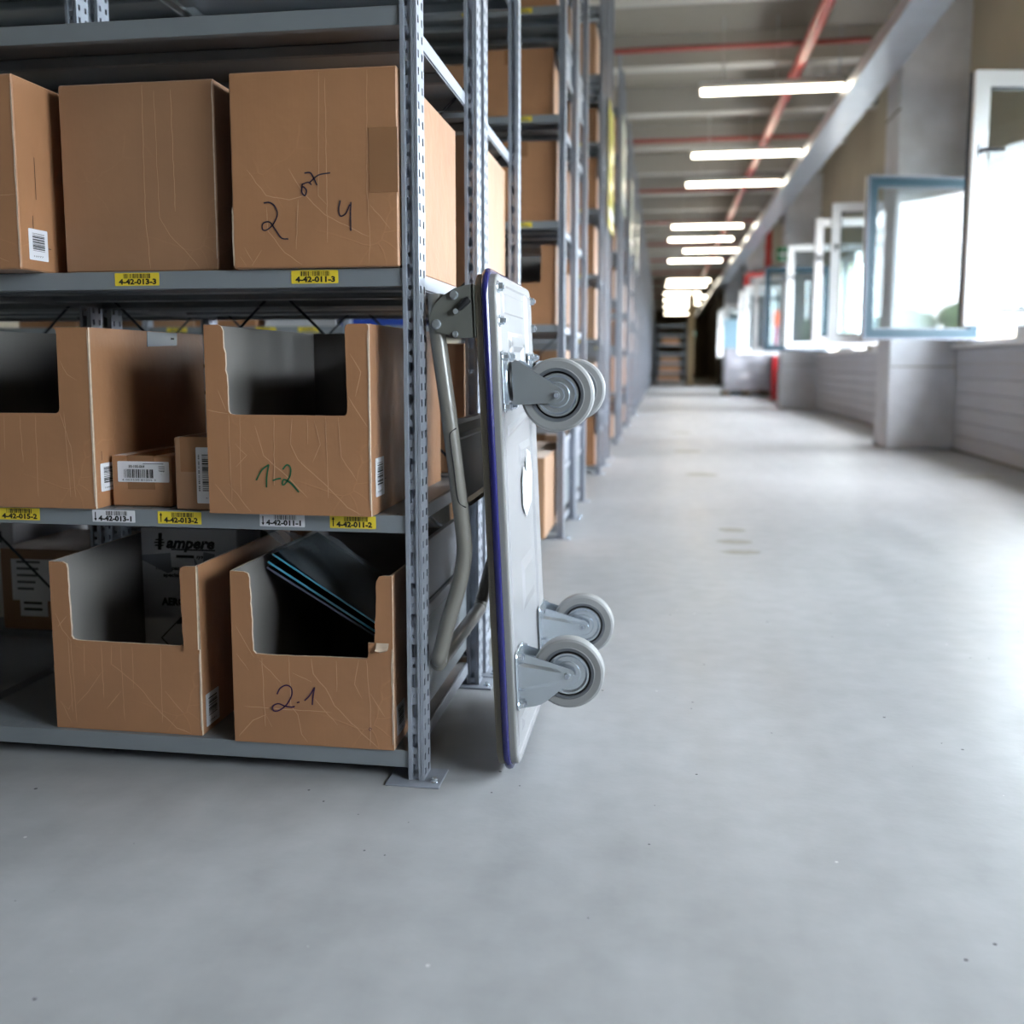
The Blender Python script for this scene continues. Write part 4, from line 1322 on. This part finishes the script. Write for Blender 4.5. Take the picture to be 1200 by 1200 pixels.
def fork_fixed():
    mb = MB()
    arc = [(AX + .013 * math.cos(a), .013 * math.sin(a)) for a in (math.radians(d) for d in (62, 40, 20, 0, -20, -40, -58))]
    def top(x): return .040 if x < .010 else .040 + (.0115 - .040) * (x - .010) / (AX + .006 - .010) if x < AX + .006 else math.sqrt(max(0, .013 ** 2 - (x - AX) ** 2))
    def bot(x):
        if x < .045: return -.058 + .008 * (x / .045) ** 2
        if x < AX + .004: return -.050 + .038 * (x - .045) / (AX + .004 - .045)
        return -math.sqrt(max(0, .013 ** 2 - (x - AX) ** 2))
    xs = [.003, .010, .02, .03, .04, .05, .06, .07, .08, AX, AX + .004, AX + .006, AX + .009, AX + .0115, AX + .0129]
    for s in (-1, 1):
        for inner in (0, 1):
            vs = []
            for x in xs:
                t_, b_ = top(x), bot(x)
                k = min(1, max(0, (x - .006) / (AX - .012)))
                f1 = .020 + (.006 - .020) * k; f2 = -.024 + (-.009 + .024) * k
                g = .0034 * (1 - k) + .0003
                zs = [t_, min(f1 + .004, t_), min(f1 - .002, t_), (f1 + f2) / 2, max(f2 + .002, b_), max(f2 - .004, b_), b_]
                if x > AX + .004: zs = [t_ + (b_ - t_) * q / 6 for q in range(7)]
                for q, z in enumerate(zs):
                    vs.append((x, s * (.0262 + (g if q in (2, 3, 4) else 0) - .002 * inner), z))
            m = len(xs)
            fs = [(7 * i + q, 7 * i + q + 1, 7 * i + q + 8, 7 * i + q + 7) for i in range(m - 1) for q in range(6)]
            mb.add(vs, [f if (s < 0) == (inner == 0) else f[::-1] for f in fs], ZINC2)
    # bridge between the cheeks, curved over the wheel
    vs = []
    n = 6
    for i in range(n + 1):
        tt = i / n
        x = .0055 + .018 * math.sin(tt * PI / 2) * (1 - tt) ; z = .040 - .098 * tt
        vs += [(x, -.0262, z), (x, .0262, z)]
    mb.add(vs, [(2 * i, 2 * i + 1, 2 * i + 3, 2 * i + 2) for i in range(n)], ZINC2, True)
    mb.disc((AX, -.0265, 0), -Y1, .0065, .006, ZINC2, 6)
    mb.disc((AX, -.0325, 0), -Y1, .0040, .003, ZINC, 10)
    mb.disc((AX, .0265, 0), Y1, .0075, .006, ZINC2, 6)
    return mb.mesh('fork')
def fork_swivel():
    mb = MB()
    arc = [(AX + .013 * math.cos(a), .013 * math.sin(a)) for a in (math.radians(d) for d in (58, 35, 10, -15, -40, -65, -90))]
    side = [(.016, -.014), (.016, .058), (.022, .062), (.030, .058)] + arc
    for s in (-1, 1):
        mb.prism(side, (0, s * .0265, 0), X1, Z1, Y1 * -s, .0025, ZINC2)
    mb.prism([(-.0262, -.014), (.0262, -.014), (.0262, .058), (-.0262, .058)], (.018, 0, 0), Y1, Z1, -X1, .0025, ZINC2)
    mb.disc((AX, -.0265, 0), -Y1, .0070, .003, ZINC2, 14)
    mb.disc((AX, -.0295, 0), -Y1, .0045, .003, ZINC, 6)
    mb.disc((AX, .0265, 0), Y1, .0075, .006, ZINC2, 6)
    return mb.mesh('fork')
def mount_mesh(cz, swivel):
    mb = MB()
    mb.box(0, .0030, -.042, .042, cz - .050, cz + .050, ZINC2, .001)
    if swivel:
        mb.lathe([(.0, .003), (.036, .003), (.037, .0065), (.034, .0085)], (0, 0, cz), X1, ZINC2, 28)
        mb.lathe([(.0325, .006), (.0335, .0075), (.0335, .0130), (.0320, .0150), (.0, .0150)], (0, 0, cz), X1, SEAL, 28)
        mb.lathe([(.030, .0150), (.031, .0158), (.0, .0160)], (0, 0, cz), X1, ZINC2, 28)
    return mb.mesh('mounting_plate')
M_FF, M_FS, M_MF, M_MS = fork_fixed(), fork_swivel(), mount_mesh(-.008, False), mount_mesh(.026, True)
def castor(y, z, swivel):
    e = link('castor', None, TR, (.001, y, z))
    if swivel:
        e['label'] = 'swivel castor with a black bearing ring'
    else:
        e['label'] = 'fixed castor with a pressed zinc fork'
    link('mounting_plate', M_MS if swivel else M_MF, e, (0, 0, 0))
    link('fork', M_FS if swivel else M_FF, e, (0, 0, 0))
    link('wheel', M_WHEEL, e, (AX, 0, 0))
    cz = .026 if swivel else -.008
    for sy in (-1, 1):
        for sz in (-1, 1):
            link('bolt', M_BOLT, e, (.003, sy * .033, cz + sz * .042))
    return e
CN, CF = .066, .389                        # near and far castor lines
for yy in (CN, CF):
    castor(yy, .652, True)
    castor(yy, .1685, False)

# hinge brackets for the folding handle
def bracket(yy, s):
    c0 = loc_(-.318, 1.6, .806)
    poly = [(-.0365 - .001, .044), (-.0365 - .001, -.043)]
    poly = []
    cx, cz = -.037, .800
    for dx, dz in ((0, .040), (-.012, .039), (-.031, .035), (-.051, .024), (-.067, .009), (-.076, -.010), (-.074, -.025), (-.062, -.035), (-.036, -.043), (-.018, -.047), (0, -.047)):
        poly.append((cx + dx, cz + dz))
    mb = MB()
    mb.prism(poly, (0, yy, 0), X1, Z1, Y1 * s, .003, PLATEM)
    # foot flange screwed on the deck
    mb.box(cx - .003, cx + .0015, min(yy, yy + s * .03), max(yy, yy + s * .03), cz - .047, cz + .040, PLATEM)
    b = mb.build('handle_bracket', TR)
    mb = MB()
    for dx, dz, r in ((-.032, .024, .0065), (-.064, -.022, .0068), (-.033, -.040, .0045)):
        mb.disc((cx + dx, yy, cz + dz), Y1 * -s, r * 1.25, .0015, ZINC2, 16)
        mb.disc((cx + dx, yy - s * .0015, cz + dz), Y1 * -s, r, .004, ZINC2, 12)
    mb.build('bolt', b)
    mb = MB()
    p0 = Vector((cx - .026, yy - s * .004, cz + .000)); p1 = Vector((cx - .006, yy - s * .004, cz + .017))
    mb.tube([p0 + (p1 - p0) * (i / 5) for i in range(6)], [.0035, .0060, .0062, .0062, .0062, .0045], BLACK, 10)
    mb.disc(p0 - Vector((.003, 0, .003)), Y1 * -s, .005, .004, ZINC2, 10)
    mb.build('locking_latch', b)
bracket(.004, 1)
bracket(PW - .004, -1)
for yy in (.030, PW - .030):
    for zz in (.835, .780):
        link('bolt', M_BOLT, TR, (.001, yy, zz))

# the U-shaped push handle, folded flat against the deck side
YN, YFH = 1.622, 2.028
leg = [(-.377, .835), (-.3765, .80), (-.371, .745), (-.357, .642), (-.344, .535), (-.3345, .455), (-.331, .420), (-.3305, .398), (-.334, .370), (-.341, .338), (-.360, .276), (-.372, .228), (-.3765, .213)]
pts = [loc_(x, YN, z) for x, z in leg]
pts += [loc_(-.3785, YN + .012, .2035), loc_(-.3785, YN + .030, .200)]
pts += [loc_(-.3785, YFH - .030, .200), loc_(-.3785, YFH - .012, .2035)]
pts += [loc_(x, YFH, z) for x, z in leg[::-1]]
mb = MB(); mb.tube(smooth_path(pts, 4), .0138, TUBEM, 16); mb.build('push_handle', TR)

# black document board clamped between the handle tubes
mb = MB()
def hx(z): # handle centre line
    for (x0, z0), (x1, z1) in zip(leg[:-1], leg[1:]):
        if z1 <= z <= z0: return x0 + (x1 - x0) * (z - z0) / (z1 - z0)
    return leg[-1][0]
rows = [(.628, .018), (.627, .003), (.616, -.002), (.60, -.002), (.595, .004), (.590, -.001), (.55, -.002), (.52, -.002), (.490, -.001), (.484, .004), (.478, .006)]
vs = []
for z, off in rows:
    for yy in (YN + .010, YFH - .010):
        vs.append(loc_(hx(z) + .010 + off, yy, z))
mb.add(vs, [(2 * i, 2 * i + 2, 2 * i + 3, 2 * i + 1) for i in range(len(rows) - 1)], BPLATE)
vs2 = [v + Vector((-.0025, 0, 0)) for v in vs]
mb.add(vs2, [(2 * i, 2 * i + 1, 2 * i + 3, 2 * i + 2) for i in range(len(rows) - 1)], BPLATE)
b = mb.build('document_board', TR)
mb = MB()
for yy, s in ((YN, -1),):
    wire = []
    for z, dx in ((.612, .012), (.606, .003), (.596, .000), (.56, .000), (.53, .000), (.497, .000), (.484, .003), (.478, .012)):
        wire.append(loc_(hx(z) + dx, yy - .0138 + dx * .4, z))
    mb.tube(smooth_path(wire, 3), .0012, BLACK, 6)
mb.build('clip', b)

# ================================================================== CEILING FITTINGS AND THE FAR CORRIDOR
LAMPE = mat('lamp_tube', rgb(255, 246, 228), rough=0.5, emit=(1.0, .90, .72, 1), estr=14.0)
LAMPH = mat('lamp_housing', rgb(200, 200, 196), rough=0.5)
mb = MB(); mb.tube([(0, 0, 0), (.66, 0, 0), (1.32, 0, 0)], .027, LAMPE, 10); M_LT = mb.mesh('lamp_tube')
mb = MB(); mb.box(-.02, 1.34, -.04, .04, .028, .09, LAMPH, .008)
mb.box(.2, .21, -.004, .004, .09, .678, LAMPH); mb.box(.7, .71, -.004, .004, .09, .678, LAMPH); M_LH = mb.mesh('lamp_housing')
LZ = 3.32
LAMPS = [(.35, -2.0), (.35, 1.2), (.35, 4.4), (.35, 7.2), (.32, 10.0), (.32, 12.95), (.30, 15.0), (.13, 19.5), (.08, 21.5), (.43, 23.7), (.10, 25.8), (.10, 32.0), (.06, 34.0), (.0, 37.8), (.30, 39.8), (.0, 42.0), (.22, 44.2), (.0, 46.7), (.05, 53.0)]
for i, (x, y) in enumerate(LAMPS):
    lab = 'glowing strip lamp across the corridor ceiling, number %s of the row' % ORD[i] if i < 20 else ''
    lab = 'glowing strip lamp across the corridor ceiling, %s one counting from the near end' % ORD[i]
    kb = round((y + 6.6) / 1.9); off = y - (-6.6 + 1.9 * kb)
    if abs(off) < .17: y += (.17 - abs(off)) * (1 if off >= 0 else -1)
    t = thing('strip_lamp', lab, 'lamp', (x, y, LZ), 0, 'strip lamps over the corridor')
    link('lamp_tube', M_LT, t); link('lamp_housing', M_LH, t)

TRAYM = mat('tray_steel', rgb(176, 180, 190), rough=0.30, metal=0.8, noise=.08, nscale=3)
mb = MB()
mb.box(1.52, 1.535, -6, 50, 0, .11, TRAYM, .002); mb.box(1.785, 1.80, -6, 50, 0, .11, TRAYM, .002)
mb.box(1.535, 1.785, -6, 50, 0, .006, TRAYM)
t = thing('cable_tray', 'long steel cable tray under the ceiling along the window side', 'cable tray', (0, 0, 3.02))
mb.build('channel', t)
mb = MB(); mb.box(1.655, 1.665, 0, .01, 006e-3, .979, TRAYM); me = mb.mesh('hanger')
for k in range(15):
    link('hanger', me, t, (0, -4.85 + 3.8 * k, 0))
CABLE = mat('cable_sheath', rgb(70, 70, 74), rough=.5)
mb = MB()
for cx in (1.57, 1.60, 1.64, 1.69, 1.73):
    mb.tube([(cx, -5.9, .02), (cx + .01, 15, .02), (cx, 49.9, .02)], .012, CABLE, 8)
mb.build('cable', t)
REDP = mat('red_pipe', rgb(170, 44, 44), rough=0.35, spec=.6)
REDD = mat('red_branch_pipe', rgb(150, 70, 62), rough=0.45)
t = thing('sprinkler_pipe', 'red sprinkler pipe running lengthwise under the corridor ceiling', 'pipe', (1.22, 0, 3.52))
mb = MB(); mb.tube([(0, -6, 0), (0, 20, 0), (0, 48, 0)], .055, REDP, 12); mb.build('main_pipe', t)
mb = MB(); mb.tube([(-5.6, 0, .10), (-2, 0, .10), (.58, 0, .10)], .026, REDD, 8); bmesh_ = mb.mesh('branch_pipe')
for k in range(14):
    link('branch_pipe', bmesh_, t, (0, -5.6 + 3.8 * k, 0))
# red riser with its two elbows
t = thing('riser_pipe', 'red riser pipe with two elbows on the window wall, under the cable tray', 'pipe', (2.02, 21.5, 0))
mb = MB()
mb.tube(smooth_path([(.12, 0, 3.69), (.12, 0, 3.2), (.11, 0, 2.78), (.09, 0, 2.66), (.0, 0, 2.60), (-.22, 0, 2.58), (-.30, 0, 2.54), (-.32, 0, 2.47), (-.31, 0, 2.38), (-.25, 0, 2.32), (-.1, 0, 2.30), (.395, 0, 2.30)], 5), .065, REDP, 12)
mb.build('pipe', t)
mb = MB(); mb.tube([(0, 0, 0), (0, 0, .07)], .085, REDP, 12); me = mb.mesh('flange')
for x, z in ((.12, 3.1), (.12, 2.80)): link('flange', me, t, (x, 0, z))

# emergency sign: white cross on green, on the pillar edge
GREEN = mat('green_sign', rgb(30, 120, 78), rough=.4)
t = thing('safety_sign', 'green safety sign with a white cross on a pillar edge', 'sign', (1.75, 16.28, 2.33))
mb = MB(); mb.box(0, .20, 0, .02, 0, .22, GREEN, .004); mb.build('board', t)
mb = MB()
mb.box(.085, .115, -.003, 0, .03, .19, WHITELAB); mb.box(.02, .085, -.003, 0, .095, .125, WHITELAB); mb.box(.115, .18, -.003, 0, .095, .125, WHITELAB)
mb.build('cross', t)
# lit exit light far down
t = thing('exit_light', 'small glowing green exit light on the far end wall', 'sign', (1.18, 48.0, 2.02))
mb = MB(); mb.box(0, .30, 0, .06, 0, .20, LAMPH, .01); mb.box(.148, .152, .02, .03, .20, 1.979, LAMPH); mb.build('housing', t)
mb = MB(); mb.box(.02, .28, -.006, 0, .02, .18, mat('exit_glow', rgb(190, 250, 225), emit=(.45, 1, .8, 1), estr=4.0)); mb.build('screen', t)

# red post with orange cap near the pillar
ORANGE = mat('orange_cap', rgb(240, 92, 30), rough=.4)
RED = mat('red_post', rgb(196, 32, 44), rough=.4)
t = thing('hose_post', 'slim red post with a white band and orange top beside the second pillar', 'post', (2.20, 20.2, 0))
mb = MB(); mb.lathe([(0, 0), (.11, 0), (.11, .02), (.055, .03), (.055, .86), (0, .86)], (0, 0, 0), Z1, RED, 16); mb.build('post', t)
mb = MB(); mb.lathe([(.05, .86), (.062, .87), (.062, 1.0), (.045, 1.02)], (0, 0, 0), Z1, WHITELAB, 16); mb.build('band', t)
mb = MB(); mb.lathe([(.045, 1.02), (.05, 1.12), (.04, 1.40), (.05, 1.45)], (0, 0, 0), Z1, mat('pink_sleeve', rgb(206, 110, 140), rough=.5), 16); mb.build('sleeve', t)
mb = MB(); mb.lathe([(.05, 1.45), (.085, 1.47), (.085, 1.72), (.06, 1.76), (0, 1.77)], (0, 0, 0), Z1, ORANGE, 16); mb.build('cap', t)

# wrapped goods on a pallet
WRAP = mat('stretch_wrap', rgb(158, 158, 166), rough=0.22, noise=.08, nscale=4, bump=.6, bscale=9, coat=.3)
WOOD = mat('pallet_wood', rgb(96, 82, 66), rough=.8, noise=.15, nscale=9)
t = thing('pallet', 'wooden pallet on the floor under the film-wrapped load', 'pallet', (1.34, 22.4, 0))
mb = MB(); mb.box(0, .14, 0, .10, .022, .10, WOOD); me = mb.mesh('block')
for i in range(3):
    for j in range(3):
        link('block', me, t, (i * .44, j * .46, 0))
for i in range(3):
    mb = MB(); mb.box(i * .44, .14 + i * .44, 0, 1.02, 0, .022, WOOD); mb.build('runner', t)
for j in range(6):
    mb = MB(); mb.box(0, 1.02, .185 * j, .185 * j + .10, .10, .125, WOOD); mb.build('board', t)
t = thing('wrapped_load', 'block of goods wrapped in white stretch film on the pallet by the windows', 'load', (1.36, 22.44, .126))
mb = MB()
def wr(x, y, z, n): return R.uniform(-.012, .012)
faces = [((0, 0, 0), (.98, 0, 0), (0, 0, .94), (0, -1, 0)), ((.98, 0, 0), (0, .92, 0), (0, 0, .94), (1, 0, 0)), ((0, .92, 0), (0, -.92, 0), (0, 0, .94), (-1, 0, 0)),
         ((.98, .92, 0), (-.98, 0, 0), (0, 0, .94), (0, 1, 0)), ((0, 0, .94), (.98, 0, 0), (0, .92, 0), (0, 0, 1))]
for o, u, v, n in faces:
    o, u, v, n = Vector(o), Vector(u), Vector(v), Vector(n)
    ph = R.uniform(0, 6)
    def fn(a, b):
        e = math.sin(PI * a) * math.sin(PI * b)
        return o + u * a + v * b + n * (.03 * e * math.sin(a * 9 + b * 5 + ph) + .02 * e * math.sin(b * 17 - a * 6))
    mb.grid(fn, 12, 10, WRAP)
mb.build('wrapping', t)
mb = MB()
for k in range(4):
    z = .12 + .2 * k
    mb.tube([(-.006, -.012, z), (.5, -.04, z + .16), (.985, -.012, z + .05)], .012, WRAP, 6)
mb.build('film_fold', t)
PBLUE = mat('pale_blue_panel', rgb(150, 186, 206), rough=.35)
t = thing('panel_stack', 'upright pale blue panels leaning on the far side of the wrapped load', 'panel', (1.40, 23.8, 0))
mb = MB(); mb.box(0, .5, 0, .06, 0, 1.75, PBLUE, .006); mb.build('panel', t)

# dark shelving unit closing the left half of the far end
t = thing('dark_shelving_unit', 'dark open shelving unit at the far end of the corridor', 'shelf unit', (-.24, 32.6, 0))
mb = MB(); mb.box(0, .06, 0, .06, 0, 2.05, DARKSTEEL); me = mb.mesh('post')
for x in (0, .92):
    for y in (0, .5):
        link('post', me, t, (x, y, 0))
mb = MB(); mb.box(.06, .92, 0, .56, 0, .05, SHELFM); me = mb.mesh('shelf_board')
for k in range(7):
    link('shelf_board', me, t, (0, 0, .10 + .30 * k))
for k, z in enumerate((.15, .45, .75, 1.35)):
    carton('cardboard_box', 'brown box on the dark far shelving unit, %s one up' % ORD[k], (-.15 + .04 * k, 32.66, z), .70 - .06 * k, .4, .18, (CARD3, CARD)[k % 2], 0, 'boxes on the far dark shelving')
# brown partition with a doorway beyond
mb = MB(); mb.box(.78, 1.0, 33.0, 33.2, 0, 3.0, mat('tan_partition', rgb(150, 128, 96), rough=.7))
structure(mb.build('trim_1'))
mb = MB(); mb.box(1.75, XR, 33.2, 33.4, 0, 3.0, mat('dark_brown_wall', rgb(84, 74, 60), rough=.8))
structure(mb.build('wall_far.001'))

# ================================================================== OUTDOORS
GROUND = mat('pale_yard', rgb(150, 152, 146), rough=.9, noise=.1, nscale=.3)
mb = MB(); quad(mb, [(XR + .6, -80, -.6), (160, -80, -.6), (160, 120, -.6), (XR + .6, 120, -.6)], GROUND)
structure(mb.build('ground'))
LEAF = mat('tree_leaves', rgb(96, 122, 84), rough=.8, noise=.3, nscale=1.5)
BARK = mat('tree_bark', rgb(92, 80, 66), rough=.9)
rt = random.Random(3)
for i, (x, y, h) in enumerate(((46, 30, 5.6), (50, 22, 6.2), (44, 16, 4.6), (52, 42, 6.8), (48, 52, 5.4), (47, -6, 6.0), (50, -20, 5.2), (55, 62, 7.0), (50, -34, 5.4), (47, -38, 4.6), (54, -44, 5.8), (49, -52, 4.9), (24, -62, 5.0), (30, -68, 5.6), (20, -74, 5.2))):
    t = thing('tree', 'pale green tree beyond the windows, %s one along the yard edge' % ORD[i], 'tree', (x, y, -.6), 0, 'trees outside beyond the windows')
    mb = MB(); mb.tube([(0, 0, 0), (.1, 0, h * .4), (0, .1, h * .7)], [.22, .16, .08], BARK, 8); mb.build('trunk', t)
    mb = MB()
    for q in range(16):
        a = rt.uniform(0, 2 * PI); rad = rt.uniform(0, 1.5); cz = h * rt.uniform(.45, .9)
        c0 = Vector((math.cos(a) * rad, math.sin(a) * rad * 1.4, cz)); r = rt.uniform(.7, 1.25)
        nseg, nr = 9, 6
        vs = [c0 + Vector((math.sin(PI * j / nr) * math.cos(2 * PI * s / nseg), math.sin(PI * j / nr) * math.sin(2 * PI * s / nseg), math.cos(PI * j / nr) * .8)) * r * rt.uniform(.8, 1.15) for j in range(nr + 1) for s in range(nseg)]
        mb.add(vs, [(j * nseg + s, j * nseg + (s + 1) % nseg, (j + 1) * nseg + (s + 1) % nseg, (j + 1) * nseg + s)[::-1] for j in range(nr) for s in range(nseg)], LEAF)
    mb.build('crown', t)
